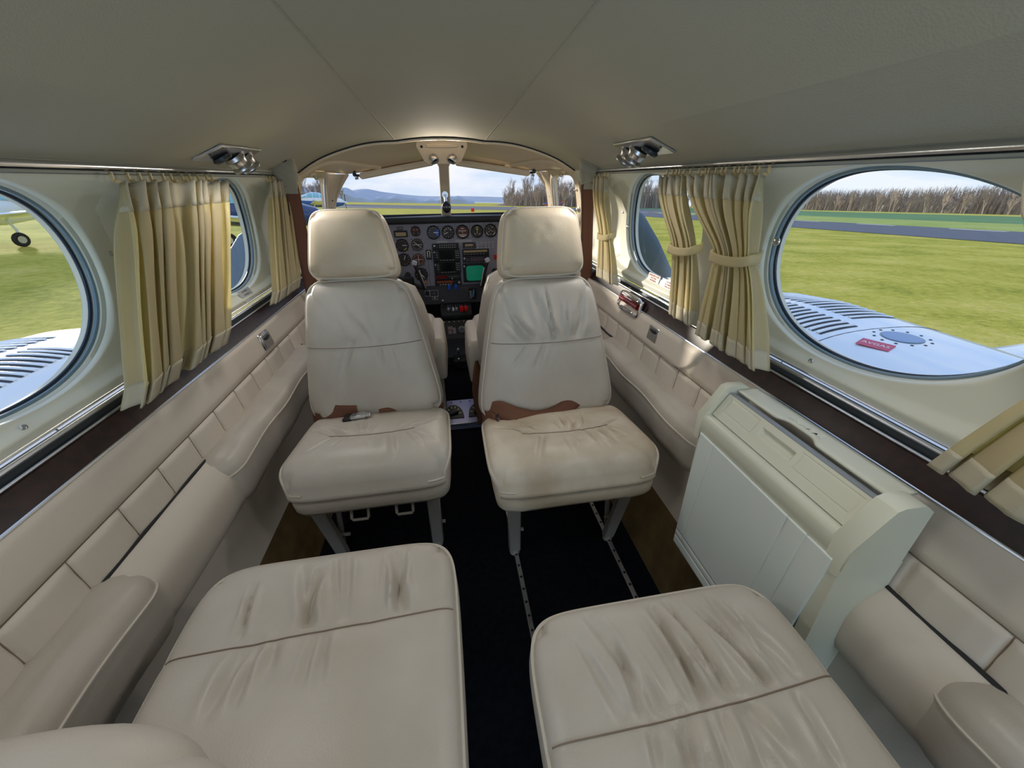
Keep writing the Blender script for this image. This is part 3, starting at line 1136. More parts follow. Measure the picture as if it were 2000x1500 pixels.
# --------------------------------------------------------- the pilots' seats
def pilot_seat(label, xc, y, inner, wide):
    rnd = random.Random(5 + int(xc > 0))
    e = thing('pilot_seat', label, 'seat', (xc, y + 0.2, 0.0), 'pilot seats in the cockpit')
    mb, rim, nrm, ctr = pad([(xc - 0.20, y + 0.10, 0.36), (xc + 0.20, y + 0.10, 0.36), (xc + 0.20, y + 0.46, 0.38), (xc - 0.20, y + 0.46, 0.38)], (0, 0, 1), 0.10, crown=0.02, roll=0.35, res=24)
    mb.build('seat_cushion', M['leather'], e, angle=75)
    # deep wrapped backrest seen from behind
    def fn(u, v):
        a = 2 * pi * u
        n = 3.2
        k = (abs(cos(a)) ** n + abs(sin(a)) ** n) ** (-1 / n)
        w = interp([(0, 0.155), (0.08, 0.195), (0.4, 0.20), (0.75, 0.175), (0.94, 0.15), (1, 0.10)], v)
        d = interp([(0, 0.03), (0.1, 0.05), (0.8, 0.05), (1, 0.02)], v)
        pl = 0.003 * sin(26 * a) * sstep(0.7, 0.95, v)
        z = lerp(0.30, wide, v)
        return (xc + (w + pl) * cos(a) * k, y + 0.05 - 0.06 * v + (d + pl) * sin(a) * k, z)
    mb = MB()
    mb.grid(fn, 72, 30, cu=True)
    mb.f.append(tuple(range(len(mb.v) - 72, len(mb.v))))
    mb.m.append(0)
    mb.build('backrest', M['leather'], e, angle=70)
    xi = xc + inner * 0.205
    mb, rim, nrm, ctr = pad([(xi - 0.030, y + 0.06, 0.385), (xi + 0.030, y + 0.06, 0.385), (xi + 0.030, y + 0.33, 0.395), (xi - 0.030, y + 0.33, 0.395)], (0, 0, 1), 0.16, crown=0.006, roll=0.25, res=20)
    mb.build('seat_arm', M['leather'], e, angle=70)
    mb = MB()
    mb.box((xi, y + 0.12, 0.15), (0.02, 0.03, 0.30), None, 0.004)
    mb.build('arm_post', M['grey_paint'], e)
    for dx in (-0.15, 0.15):
        for dy in (0.12, 0.42):
            mb = MB()
            bar(mb, (xc + dx, y + dy, 0.30), (xc + dx, y + dy, 0.0), 0.03, 0.03)
            mb.build('leg', M['grey_paint'], e)
    return e
e = thing('hanging_belt', 'brown belt end hanging beside the right pilot seat over the aisle', 'seat belt', (0.085, 1.40, 0.05))
ribbon([(0.098, 1.42, 0.33), (0.086, 1.40, 0.28), (0.078, 1.39, 0.22), (0.082, 1.39, 0.15), (0.092, 1.40, 0.08), (0.095, 1.41, 0.03)], 0.048, 'webbing', M['belt'], e, (0.8, 0.6, 0))
pilot_seat("left pilot's cream leather seat seen past the left rear-facing seat", -0.270, 1.42, 1, 0.66)
pilot_seat("right pilot's cream leather seat with a pleated top corner", 0.290, 1.36, -1, 0.70)
# ---------------------------------------------------------------- curtains
def curtain(side, label, y_top, y_bot, folds, seed, tie=None, ztop=0.972, zbot=0.655, amp=0.013, off=0.012, gliders=8, hem=True, tie_w=None, bow=0.0, ext_top=0.0, off_bot=None):
    """y_top, y_bot: (aft, fore) spans along the rail and at the hem.  tie: (z, y_aft, y_fore)."""
    rnd = random.Random(seed)
    e = thing('window_curtain', label, 'curtain', (CX + side * 0.57, (y_top[0] + y_top[1]) / 2, zbot), 'pleated cream window curtains')
    ph = [rnd.uniform(-0.5, 0.5) for _ in range(folds * 2 + 3)]
    am = [rnd.uniform(0.65, 1.25) for _ in range(folds * 2 + 3)]
    H = ztop - zbot
    def spany(t):
        a, b = lerp(y_top[0], y_bot[0], t), lerp(y_top[1], y_bot[1], t)
        if tie:
            tz = (ztop - tie[0]) / H
            def q(yt, ym, yb):
                if t < tz:
                    s = t / tz
                    s = s ** 1.3
                    return lerp(yt, ym, s * s * (3 - 2 * s) * .5 + s * .5)
                s = (t - tz) / (1 - tz)
                return lerp(ym, yb, s ** 0.8)
            a, b = q(y_top[0], tie[1], y_bot[0]), q(y_top[1], tie[2], y_bot[1])
        return a, b
    def fn(u, v):
        t = v
        a, b = spany(t)
        z = lerp(ztop, zbot, t)
        w = (u + 0.055 * sin(2 * pi * (u * 1.7 + ph[0])) * sin(pi * u) + 0.03 * sin(2 * pi * (u * 3.1 + ph[1])) * sin(pi * u)) * folds
        i = max(0, int(min(folds - 1, w)))
        frac = w - i
        A = amp * am[i]
        if tie:
            tz = (ztop - tie[0]) / H
            A *= 0.55 + 0.45 * min(1, abs(t - tz) / 0.35)
        # flatter pinch at heading, rounder below
        c = cos(2 * pi * (w + 0.10 * sin(t * 3 + ph[i])))
        sh = (abs(c) ** 0.75) * (1 if c > 0 else -1)
        A *= lerp(0.75, 1.15, sstep(0, 0.35, t))
        skew = 0.35 * (b - a) / folds * sin(4 * pi * w) * sstep(0.0, 0.25, t)
        y = lerp(a, b, u) + skew
        # the header tips slightly, the hem waves
        if t < 0.14:
            y += 0.004 * sin(9 * pi * u + seed) * (1 - t / 0.14)
            z += 0.004 * c * (1 - t / 0.14)
        z += 0.003 * sin(w * 2 * pi + 1) * t
        ho = lerp(off, off if off_bot is None else off_bot, t)
        hh = min(0.566 + 0.0 * t, wall_h(side, min(max(y, -1.2), 1.8), max(z, 0.66))) - ho - A * sh
        hh += bow * sin(pi * t)
        if t > 0.9 and not tie:
            hh += 0.010 * (t - 0.9) / 0.1
        return (CX + side * hh, y, z)
    nu = folds * 14
    mb = MB()
    mb.grid(fn, nu, 44)
    cl = mb.build('cloth', M['curtain'], e, angle=180, solid=0.0016, off=0)
    # stitched header band and hem, standing a hair proud
    def band(v0, v1, nm):
        b = MB()
        def g(u, v):
            p = fn(u, lerp(v0, v1, v))
            return (p[0] - side * 0.0014, p[1], p[2])
        b.grid(g, nu, 5)
        b.build(nm, M['hem'], e, angle=180, solid=0.0012, off=0)
    band(0.0, 0.13, 'heading_band')
    if hem:
        band(0.90, 1.0, 'hem_band')
    for i in range(gliders):
        u = (i + 0.5) / gliders
        p = fn(u, 0.0)
        b = MB()
        b.box((CX + side * 0.566, p[1], 0.981), (0.005, 0.0042, 0.015), None, 0.001)
        b.box((CX + side * 0.562, p[1] + 0.002, 0.974), (0.009, 0.003, 0.006), None, 0.001)
        b.build('glider', M['glider'], e)
    if tie:
        z, a, b_ = tie
        pts = []
        hh = wall_h(side, (a + b_) / 2, z)
        h0 = min(0.566, hh) - lerp(off, off if off_bot is None else off_bot, (ztop - z) / (ztop - zbot))
        n = 20
        for i in range(n + 1):
            t = i / n
            ang = pi * 1.06 * t - 0.03 * pi
            y = lerp(b_ + 0.006, a - 0.006, (1 - cos(ang)) / 2)
            h = h0 - (amp * 1.15 + 0.004) * sin(ang) ** 0.5 if sin(ang) > 0 else h0 + 0.01
            pts.append((CX + side * h, y, z - 0.008 * sin(ang) + 0.008 * t))
        pts = [(CX + side * (h0 + 0.022), b_ - 0.008, z + 0.002)] + pts + [(CX + side * (h0 + 0.022), a + 0.006, z + 0.012)]
        ribbon(pts, 0.019, 'tie_back', M['curtain'], e, (0, 0, 1), th=0.004)
        b2 = MB()
        b2.sphere((CX + side * (hh - 0.006), (a + 0.045) if tie_w is None else tie_w, z + 0.030), (0.004, 0.008, 0.008), 12, 8)
        b2.build('tie_stud', M['chrome'], e)
    return e

curtain(-1, 'wide cream curtain hanging loose between the two left cabin windows', (0.828, 1.190), (0.655, 0.955), 8, 3, amp=0.014, off=0.014, gliders=11, zbot=0.630, off_bot=0.004)
curtain(-1, 'narrow cream curtain hanging loose at the front end of the left wall', (1.490, 1.635), (1.290, 1.520), 4, 5, amp=0.011, off=0.012, gliders=5, zbot=0.628, off_bot=0.004)
curtain(1, 'slim cream curtain tied back beside the placards of the front right window', (0.945, 1.064), (0.790, 0.890), 4, 8, tie=(0.815, 0.855, 0.945), amp=0.012, off=0.012, gliders=6, zbot=0.655, off_bot=0.016)
curtain(1, 'full cream curtain tied back between the two right cabin windows', (0.695, 0.924), (0.565, 0.765), 8, 11, tie=(0.825, 0.668, 0.772), amp=0.015, off=0.014, gliders=12, zbot=0.645, off_bot=0.016)
curtain(1, 'slim cream curtain tied back behind the right rear-facing seat near the cockpit', (1.435, 1.555), (1.260, 1.410), 4, 14, tie=(0.785, 1.355, 1.450), amp=0.010, off=0.010, gliders=4, zbot=0.640, off_bot=0.014)
curtain(1, 'cream curtain swept back at the right edge below the rear window corner', (0.02, 0.335), (-0.02, 0.280), 9, 17, tie=(0.815, 0.06, 0.225), amp=0.015, off=0.014, gliders=8, zbot=0.655, off_bot=0.014)
# ------------------------------------------------------ folding table unit
e = thing('table_cabinet', 'ivory folding table cabinet on the right wall beside the near right seat', 'cabinet', (0.53, 0.42, 0.21))
y0, y1 = 0.268, 0.578
def quadbox(mb, pts, d):
    mb.prism([Vector(p) for p in pts], d)
XT, XB = 0.489, 0.474      # front plane at the top / the bottom
def fx(z):
    return lerp(XB, XT, (z - 0.225) / 0.29)
mb = MB()
mb.prism([V(fx(0.23) + 0.012, y0 + 0.012, 0.23), V(fx(0.53) + 0.012, y0 + 0.012, 0.53), V(0.572, y0 + 0.012, 0.53), V(0.530, y0 + 0.012, 0.23)], V(0, y1 - y0 - 0.02, 0))
mb.build('body', M['cabinet'], e, smooth=False)
# door
mb = MB()
def door(u, v):
    y, z = lerp(y0 + 0.004, y1 - 0.006 - 0.022 * (1 - v), u), lerp(0.225, 0.512, v)
    g = 0.0
    for yy in (y0 + 0.045, y0 + 0.080, y1 - 0.050):
        g += exp(-((y - yy) / 0.0014) ** 2)
    for zz in (0.246, 0.262):
        g += 0.7 * exp(-((z - zz) / 0.0016) ** 2)
    return (fx(z) + 0.0016 * g, y, z)
mb.grid(door, 150, 110)
mb.build('door', M['cabinet_door'], e, angle=60, solid=0.010, off=1)
for (y, z) in ((y1 - 0.032, 0.242), (y1 - 0.05, 0.236), (y1 - 0.10, 0.234), (y0 + 0.010, 0.40)):
    b = MB()
    b.sphere((fx(z) - 0.001, y, z), 0.0018, 8, 6)
    b.build('rivet', M['dark_metal'], e)
# rounded rail over the door
mb = MB()
sec = [(0.010, 0.500), (-0.004, 0.501), (-0.008, 0.505), (-0.008, 0.541), (-0.005, 0.548), (0.000, 0.551), (0.010, 0.551), (0.014, 0.545)]
mb.grid(lambda u, v: (XT + sec[int(round(v * 7))][0] + (0.5 - abs(u - 0.5) > 0.49) * 0, lerp(y0 - 0.01, y1 + 0.012, u), sec[int(round(v * 7))][1]), 20, 7)
mb.build('front_rail', M['cabinet'], e, angle=60)
# end caps
def cap(ya, yb, nm, foot):
    mb = MB()
    prof = [(XT - 0.009, 0.492), (XT - 0.009, 0.546), (0.510, 0.598), (0.516, 0.608), (0.526, 0.612), (0.556, 0.611), (0.576, 0.598), (0.580, 0.492)]
    if foot:
        prof = [(XB - 0.004, 0.15), (XT - 0.008, 0.47)] + prof[0:] + [(0.545, 0.15)]
    n = len(prof)
    bev = 0.006
    vs = []
    c = (sum(p[0] for p in prof) / n, sum(p[1] for p in prof) / n)
    rows = [(ya, 0.97), (ya + bev, 1.0), (yb - bev, 1.0), (yb, 0.97)]
    for y, s in rows:
        for p in prof:
            vs.append((c[0] + (p[0] - c[0]) * s, y, c[1] + (p[1] - c[1]) * s))
    fs = [tuple(range(n - 1, -1, -1)), tuple(range(3 * n, 4 * n))]
    for r in range(3):
        for i in range(n):
            j = (i + 1) % n
            fs.append((r * n + i, r * n + j, (r + 1) * n + j, (r + 1) * n + i))
    mb.add(vs, fs)
    return mb.build(nm, M['cabinet'], e, angle=35)
cap(y0 - 0.010, y0 + 0.018, 'end_cap', False)
cap(y1 + 0.000, y1 + 0.018, 'end_cap', False)
mb = MB()
mb.prism([V(fx(0.21) - 0.004, y0 - 0.030, 0.21), V(fx(0.50) - 0.006, y0 - 0.008, 0.50), V(0.585, y0 - 0.008, 0.50), V(0.550, y0 - 0.030, 0.21)], V(0, 0.020, 0))
mb.build('side_post', M['cabinet'], e, smooth=False)
mb = MB()
mb.prism([V(fx(0.225) + 0.004, y1 - 0.024, 0.225), V(fx(0.505) + 0.002, y1 - 0.001, 0.505), V(0.585, y1 - 0.001, 0.505), V(0.550, y1 - 0.024, 0.225)], V(0, 0.012, 0))
mb.build('side_post', M['cabinet'], e, smooth=False)
# folded table leaf leaning in the top slot
zl0, zl1 = 0.552, 0.597
def leaf_x(z):
    return lerp(0.498, 0.525, (z - zl0) / (zl1 - zl0))
ya, yb = y0 + 0.018, y1 - 0.002
mb = MB()
def leaf(u, v):
    y, z = lerp(ya, yb, u), lerp(zl0, zl1, v)
    yc, zm = lerp(ya, yb, 0.53), lerp(zl0, zl1, 0.58)
    d = 0.0
    dx, dz = abs(y - yc) / 0.036, abs(z - zm) / 0.0070
    d += 0.0075 * (1 - sstep(0.88, 1.0, max(dx, dz)))
    # shallow raised frames either side of the grip recess
    for c, w in ((lerp(ya, yb, 0.21), 0.048), (lerp(ya, yb, 0.83), 0.036)):
        ex, ez = abs(y - c) / w, abs(z - zm) / 0.012
        m = max(ex, ez)
        d += 0.0012 * exp(-((m - 1) / 0.05) ** 2)
    return (leaf_x(z) + d, y, z)
mb.grid(leaf, 200, 60)
mb.build('table_leaf', M['cabinet'], e, angle=50)
mb = MB()
mb.prism([V(leaf_x(zl0) + 0.009, ya, zl0), V(leaf_x(zl1) + 0.009, ya, zl1 - 0.002), V(leaf_x(zl1) + 0.014, ya, zl1 - 0.004), V(leaf_x(zl0) + 0.014, ya, zl0 - 0.004)], V(0, yb - ya, 0))
mb.prism([V(leaf_x(zl1) - 0.001, ya, zl1 - 0.002), V(leaf_x(zl1), ya, zl1 + 0.001), V(leaf_x(zl1) + 0.013, ya, zl1 - 0.002), V(leaf_x(zl1) + 0.013, ya, zl1 - 0.005)], V(0, yb - ya, 0))
mb.build('leaf_edge', M['cabinet_grey'], e, smooth=False)
mb = MB()
pts = [V(0.560, ya, 0.640)]
out = [(ya, 0.556), (yb, 0.556), (yb, 0.602), (ya, 0.602)]
mb.grid(lambda u, v: (lerp(0.5400, 0.584, v) + (0.012 * exp(-((lerp(ya, yb, u) - 0.44) / 0.035) ** 6) if v < 0.4 else 0), lerp(ya, yb, u), 0.6005), 120, 6)
mb.build('top_lid', M['cabinet'], e, angle=50, solid=0.004)

# ------------------------------------------------------- ashtrays on panels
def ashtray(label, side, yc, z, w=0.064, h=0.052):
    x = CX + side * (lower_x(z) - 0.006)
    e = thing('ashtray', label, 'ashtray', (x, yc, z), 'small square metal ashtrays in the side panels')
    F = frame((x, yc, z), (0, 1, 0), (side * 0.17, 0, 1))
    k = 1 if side < 0 else -1
    mb = MB()
    mb.box((0, 0, 0), (w, h, 0.008), None, 0.003)
    mb.build('frame', M['chrome'], e, xf=F)
    mb = MB()
    mb.box((0, -0.001, k * 0.004), (w - 0.008, h - 0.008, 0.006), None, 0.002)
    lid = mb.build('lid', M['alu'], e, xf=F)
    mb = MB()
    mb.sphere((0, h * 0.16, k * 0.006), (w * 0.34, h * 0.15, 0.0035), 18, 8)
    mb.build('finger_grip', M['dark_metal'], e, xf=F)
    return e
ashtray('small metal ashtray on the left side panel beside the left rear-facing seat', -1, 1.190, 0.551)
ashtray('small metal ashtray on the right side panel, near the chrome framed holder', 1, 1.005, 0.556)
z = 0.590
e = thing('ashtray_holder', 'chrome framed holder with a dark red bar at the top of the right side panel', 'ashtray', (0.602, 1.195, 0.56))
F = frame((0.602, 1.195, 0.594), (0, 1, 0), (0.2, 0, 1))
mb = MB()
pts = []
for i in range(40):
    t = 2 * pi * i / 40
    k = (abs(cos(t)) ** 5 + abs(sin(t)) ** 5) ** -0.2
    pts.append(V(0.078 * cos(t) * k, 0.029 * sin(t) * k, -0.004))
mb.tube(pts, 0.0052, 8, closed=True)
mb.build('frame', M['chrome'], e, xf=F)
mb = MB()
mb.box((0, 0, 0.004), (0.150, 0.052, 0.004), None, 0.001)
mb.build('back_plate', M['alu'], e, xf=F)
mb = MB()
mb.cyl((-0.066, 0.004, -0.005), (0.066, 0.004, -0.005), 0.0095, n=14)
mb.build('red_bar', M['darkred'], e, xf=F)
mb = MB()
mb.box((0, 0.021, -0.008), (0.120, 0.010, 0.010), None, 0.004)
mb.box((0, -0.021, -0.008), (0.090, 0.010, 0.010), None, 0.004)
mb.build('grip', M['chrome'], e, xf=F)

# ----------------------------------------------- placards under the windows
def placard(label, side, yc, z, w, h, lines, m, name='placard'):
    p = Vector(wall_pt(side, yc, z))
    q = Vector(wall_pt(side, yc, z + 0.02))
    d = (q - p)
    px = (Vector(wall_pt(side, yc + 0.03, z)) - p)
    e = thing(name, label, 'placard', p)
    F = frame(p - Vector((side * 0.0016, 0, 0)), px if side < 0 else -px, d)
    mb = MB()
    mb.box((0, 0, 0), (w, h, 0.0012), None, 0.0004)
    mb.build('plate', m, e, xf=F)
    for i, (s, sz, ink) in enumerate(lines):
        text(s, sz, F @ Matrix.Translation((0, h / 2 - 0.006 - i * (h - 0.006) / len(lines), 0.0009)), ink, e)
    return e
R_, G_ = M['redink'], M['greyink']
placard('pale placard with red print under the front right window, nearer the cockpit', 1, 1.150, 0.679, 0.074, 0.042,
        [('EMERGENCY EXIT', 0.0078, R_), ('PULL COVER', 0.0058, R_), ('TURN HANDLE', 0.0058, R_), ('PUSH WINDOW OUT', 0.005, G_), ('KEEP CLEAR', 0.005, G_)], M['placard'])
placard('pale placard with red print under the front right window, next to the slim curtain', 1, 1.060, 0.679, 0.082, 0.042,
        [('PULL RING', 0.0055, G_), ('LIFT HANDLE', 0.0058, R_), ('PUSH OUT', 0.0065, R_), ('EXIT', 0.0065, R_), ('', 0.005, G_)], M['placard_white'])
placard('small grey placard under the front left window', -1, 1.262, 0.672, 0.072, 0.036, [('NO SMOKING', 0.0055, G_), ('FASTEN BELT', 0.0055, G_), ('WHILE SEATED', 0.005, G_)], M['placard'])

# ------------------------------------------------- overhead air/light units
def overhead(label, side, yc, hc, loc_lights):
    z = ceil_z(yc, hc)
    dz = (ceil_z(yc, hc + 0.02) - z) / 0.02
    dy = (ceil_z(yc + 0.02, hc) - z) / 0.02
    p = Vector((CX + side * hc, yc, z - 0.003))
    e = thing('overhead_vent_unit', label, 'air vent', p, 'chrome overhead vent and light units')
    F = frame(p, (0, 1, dy), (side, 0, dz))       # local x forward, y outboard
    s = -1 if (F.to_3x3() @ V(0, 0, 1)).z > 0 else 1
    mb = MB()
    mb.box((0, 0, 0), (0.210, 0.072, 0.006), None, 0.002)
    mb.build('plate', M['alu'], e, xf=F)
    for i, (x, tilt, kind) in enumerate(((-0.045, 0.5, 1), (0.020, 0.75, 0), (0.068, 0.7, 0))):
        a = MB()
        R = F @ Matrix.Translation((x, 0.004, s * 0.004)) @ Matrix.Rotation(tilt * 0.6 * s, 4, 'Y') @ Matrix.Rotation(0 if s > 0 else pi, 4, 'X')
        if kind:
            a.lathe([(0.020, 0.0), (0.022, 0.006), (0.019, 0.010), (0.012, 0.010), (0.010, 0.004)], R, 24)
            b = a.build('switch_knob', M['dark_metal'], e)
        else:
            a.lathe([(0.023, -0.004), (0.025, 0.004), (0.021, 0.010), (0.020, 0.018), (0.0235, 0.022), (0.0245, 0.026), (0.023, 0.029), (0.019, 0.029), (0.017, 0.024)], R, 28)
            b = a.build('eyeball_nozzle', M['nozzle'], e)
            c = MB()
            c.lathe([(0.0175, 0.0235), (0.0175, 0.0245)], R, 24)
            c.build('nozzle_core', M['alu'], b)
    for x in (-0.096, 0.096):
        a = MB()
        a.lathe([(0.004, 0), (0.003, 0.0025)], F @ Matrix.Translation((x, 0, s * 0.003)) @ Matrix.Rotation(0 if s > 0 else pi, 4, 'X'), 10)
        a.build('screw', M['dark_metal'], e)
    return e
overhead('chrome vent unit on the ceiling above the left curtain', -1, 1.14, 0.497, True)
overhead('chrome vent unit on the ceiling above the right window curtains', 1, 1.04, 0.478, True)
overhead('chrome vent unit at the left edge of the ceiling, mostly out of view', -1, 0.375, 0.455, True)

# -------------------------------------------------------------- seat tracks
for i, x in enumerate((0.128, 0.412)):
    e = thing('seat_track', ('perforated metal seat track on the dark carpet beside the aisle, under the right rear-facing seat' if i == 0 else
                             'perforated metal seat track on the dark carpet nearer the right wall'), 'seat track', (x, 0.6, 0.0), 'metal floor seat tracks')
    mb = MB()
    mb.box((x, 0.75, 0.003), (0.014, 1.5, 0.006), None, 0.002)
    mb.build('rail', M['alu'], e)
    for k in range(18):
        y = 0.42 + k * 0.036
        mb = MB()
        mb.cyl((x, y, 0.0058), (x, y, 0.0064), 0.0036, n=10)
        mb.build('track_hole', M['black'], e)
# --------------------------------------------------------- cockpit shell
def arch_pt(s, y=Y_ARCH, drop=0.0):
    h = lerp(-0.578, 0.578, s)
    return V(CX + h, y, ceil_z(Y_ARCH, h) - drop)
# header line along the top of the windshield, left to right
HEAD = [(0.0, (-0.560, 2.02, 1.000)), (0.10, (-0.505, 2.14, 1.010)), (0.22, (-0.400, 2.24, 1.006)), (0.36, (-0.20, 2.31, 1.040)), (0.5, (0.030, 2.33, 1.068)), (0.64, (0.26, 2.31, 1.046)), (0.78, (0.470, 2.24, 1.010)), (0.90, (0.570, 2.14, 1.012)), (1.0, (0.620, 2.02, 1.002))]
def head_pt(s):
    return V(*[cinterp([(a, p[k]) for a, p in HEAD], s) for k in range(3)])
mb = MB()
def roof(u, v):
    a = arch_pt(u, Y_ARCH + 0.005, 0.004)
    b = head_pt(u)
    p = a.lerp(b, v)
    p.z += 0.012 * sin(pi * v) * (1 - abs(2 * u - 1) ** 3)
    return p
mb.grid(roof, 60, 14)
cr = struct(mb.build('cockpit_ceiling', M['trimplastic'], angle=60))
b = MB()
b.tube([arch_pt(i / 60, Y_ARCH + 0.001, -0.0) - V(0, 0, 0.002) for i in range(61)], 0.0030, 6)
b.build('arch_gap', M['rubber'], cr)
b = MB()
b.tube([arch_pt(i / 60, Y_ARCH + 0.010, 0.006) for i in range(61)], 0.0065, 8)
b.build('arch_trim', M['trimplastic'], cr)
# raised brow moulding over the side windows
for s0, s1 in ((0.0, 0.30), (0.70, 1.0)):
    b = MB()
    pts = []
    for i in range(25):
        s = lerp(s0, s1, i / 24)
        t = (i / 24) if s0 == 0 else 1 - i / 24
        p = roof(s, 0.30 + 0.62 * t ** 1.5)
        pts.append(p - V(0, 0, 0.004))
    b.tube(pts, 0.012, 10)
    b.build('brow_moulding', M['trimplastic'], cr)

# cockpit side walls with a window hole each
def cock_h(y, z):
    base_h = interp([(0.0, 0.47), (0.2, 0.52), (0.58, 0.592), (0.75, 0.612), (0.86, 0.606), (0.95, 0.588), (1.01, 0.572)], z)
    return base_h - 0.10 * sstep(1.80, 2.55, y) * (0.3 + 0.7 * sstep(0.3, 0.9, z))
WY0, WY1, WZ0, WZ1 = 1.895, 2.160, 0.775, 0.985
for side, nm in ((-1, 'wall_cockpit_left'), (1, 'wall_cockpit_right')):
    mb = MB()
    ya, yb, za, zb = 1.84, 2.62, 0.0, 1.01
    def hole_pt(c, s):
        n = 5
        k = (abs(c) ** n + abs(s) ** n) ** (-1 / n)
        y = (WY0 + WY1) / 2 + (WY1 - WY0) / 2 * c * k
        z = (WZ0 + WZ1) / 2 + (WZ1 - WZ0) / 2 * s * k
        y += 0.10 * (0.88 - z) * (1 if c > 0 else 0.2)     # raked front edge
        return y, z
    per = [(lerp(ya, yb, i / 30), za) for i in range(30)] + [(lerp(yb, 2.225, sstep(0.735, 0.80, lerp(za, zb, i / 30))), lerp(za, zb, i / 30)) for i in range(30)] + \
          [(lerp(2.225, ya, i / 30), zb) for i in range(30)] + [(ya, lerp(zb, za, i / 30)) for i in range(30)]
    yc, zcn = (WY0 + WY1) / 2, (WZ0 + WZ1) / 2
    def fn(u, v):
        k = int(round(u * 120)) % 120
        py, pz = per[k]
        dy, dz = (py - yc) / (WY1 - WY0), (pz - zcn) / (WZ1 - WZ0)
        q = sqrt(dy * dy + dz * dz)
        oy, oz = hole_pt(dy / q, dz / q)
        if v < 0.85:
            t = (v / 0.85)
            y, z = lerp(py, oy, t), lerp(pz, oz, t)
            return (CX + side * cock_h(y, z), y, z)
        t = (v - 0.85) / 0.15
        return (CX + side * (cock_h(oy, oz) + 0.03 * t), oy, oz)
    mb.grid(fn, 120, 22, cu=True)
    w = struct(mb.build(nm, M['trimplastic'], angle=50))
    # latch plates and screws on the door post
    for (y, z, r) in ((1.870, 0.845, 0.013), (1.872, 0.765, 0.011), (1.878, 0.925, 0.006)):
        b = MB()
        F = frame((CX + side * (cock_h(y, z) - 0.001), y, z), (0, 1, 0), (0, 0, 1) if side > 0 else (0, 0, -1)) @ Matrix.Rotation(pi, 4, 'X')
        b.lathe([(r, 0), (r, 0.003), (r * 0.5, 0.004), (r * 0.45, 0.011), (r * 0.2, 0.012)], F, 18)
        b.build('latch_plate', M['chrome'], w)
    k = 5 if side < 0 else 6
    e = struct(thing('window_%d' % k, None, None, (CX + side * 0.6, yc, zcn)))
    b = MB()
    b.grid(lambda u, v: (lambda q: (CX + side * (cock_h(q[0], q[1]) + 0.025), q[0], q[1]))((lerp(yc, hole_pt(cos(2 * pi * u), sin(2 * pi * u))[0], 1 - v), lerp(zcn, hole_pt(cos(2 * pi * u), sin(2 * pi * u))[1], 1 - v))), 48, 4, cu=True)
    b.build('pane', M['glass_front'], e)
    b = MB()
    # chrome divider of the opening storm window
    b.tube([(CX + side * (cock_h(WY1 - 0.01, z) + 0.006), WY1 - 0.045 + 0.28 * (0.985 - z) * 0.8, z) for z in [lerp(0.985, 0.775, i / 8) for i in range(9)]], 0.0045, 6)
    b.build('divider', M['alu'], e)

# windshield frame: pillars, centre post, header, lower sill
BASE = [(0.0, (-0.560, 2.30, 0.775)), (0.15, (-0.480, 2.42, 0.772)), (0.5, (0.025, 2.66, 0.768)), (0.85, (0.55, 2.42, 0.772)), (1.0, (0.628, 2.30, 0.775))]
def base_pt(s):
    return V(*[cinterp([(a, p[k]) for a, p in BASE], s) for k in range(3)])
TOP = [(0.0, (-0.440, 2.215, 1.000)), (0.15, (-0.34, 2.245, 1.012)), (0.5, (0.030, 2.325, 1.062)), (0.85, (0.41, 2.245, 1.016)), (1.0, (0.505, 2.215, 1.004))]
def top_pt(s):
    return V(*[cinterp([(a, p[k]) for a, p in TOP], s) for k in range(3)])
def ws(s, t):
    """point on the windshield surface, t 0 base .. 1 top"""
    p = base_pt(s).lerp(top_pt(s), t)
    bow = sin(pi * t)
    p.y += 0.03 * bow
    p.x += (-1 if s < 0.5 else 1) * 0.035 * bow * abs(2 * s - 1) ** 4
    return p
fr = struct(thing('trim_3', None, None, (CX, 2.35, 0.77)))
for k, (s0, s1) in enumerate(((0.0, 0.478), (0.522, 1.0))):
    e = struct(thing('window_%d' % (7 + k), None, None, (CX + (-0.25 if k == 0 else 0.25), 2.45, 0.77)))
    mb = MB()
    mb.grid(lambda u, v: ws(lerp(s0, s1, u), lerp(0.0, 0.97, v)) + V(0, 0.014, 0.0), 24, 12)
    mb.build('pane', M['glass_front'], e)
# A pillars : wide rounded band from the side window edge to the windshield
for side, s in ((-1, 0.0), (1, 1.0)):
    mb = MB()
    def pil(u, v):
        inner = ws(s, v)
        z = inner.z
        y = WY1 + 0.012 + 0.10 * (0.88 - min(z, 0.98)) * 1.0
        outer = V(CX + side * (cock_h(y, min(z, 0.99)) - 0.001), y, z)
        p = outer.lerp(inner, u)
        p.y -= 0.010 * sin(pi * u)
        p.x -= side * 0.012 * sin(pi * u)
        if u > 0.97:
            p.y += 0.020
        return p
    mb.grid(pil, 24, 16)
    mb.build('pillar', M['trimplastic'], fr, angle=60)
    mb = MB()
    mb.tube([ws(s, i / 16) + V(-side * 0.004, 0.0, 0) for i in range(17)], 0.0085, 8)
    mb.build('pillar_bead', M['trimplastic'], fr)
    b = MB()
    p = Vector(pil(0.25, 0.50))
    b.sphere(p, 0.004, 8, 6)
    b.build('screw', M['dark_metal'], fr)
    b = MB()
    p = Vector(pil(0.12, 0.30))
    b.box(p, (0.006, 0.008, 0.035), None, 0.002)
    b.build('window_latch', M['orange'] if False else M['glider'], fr)
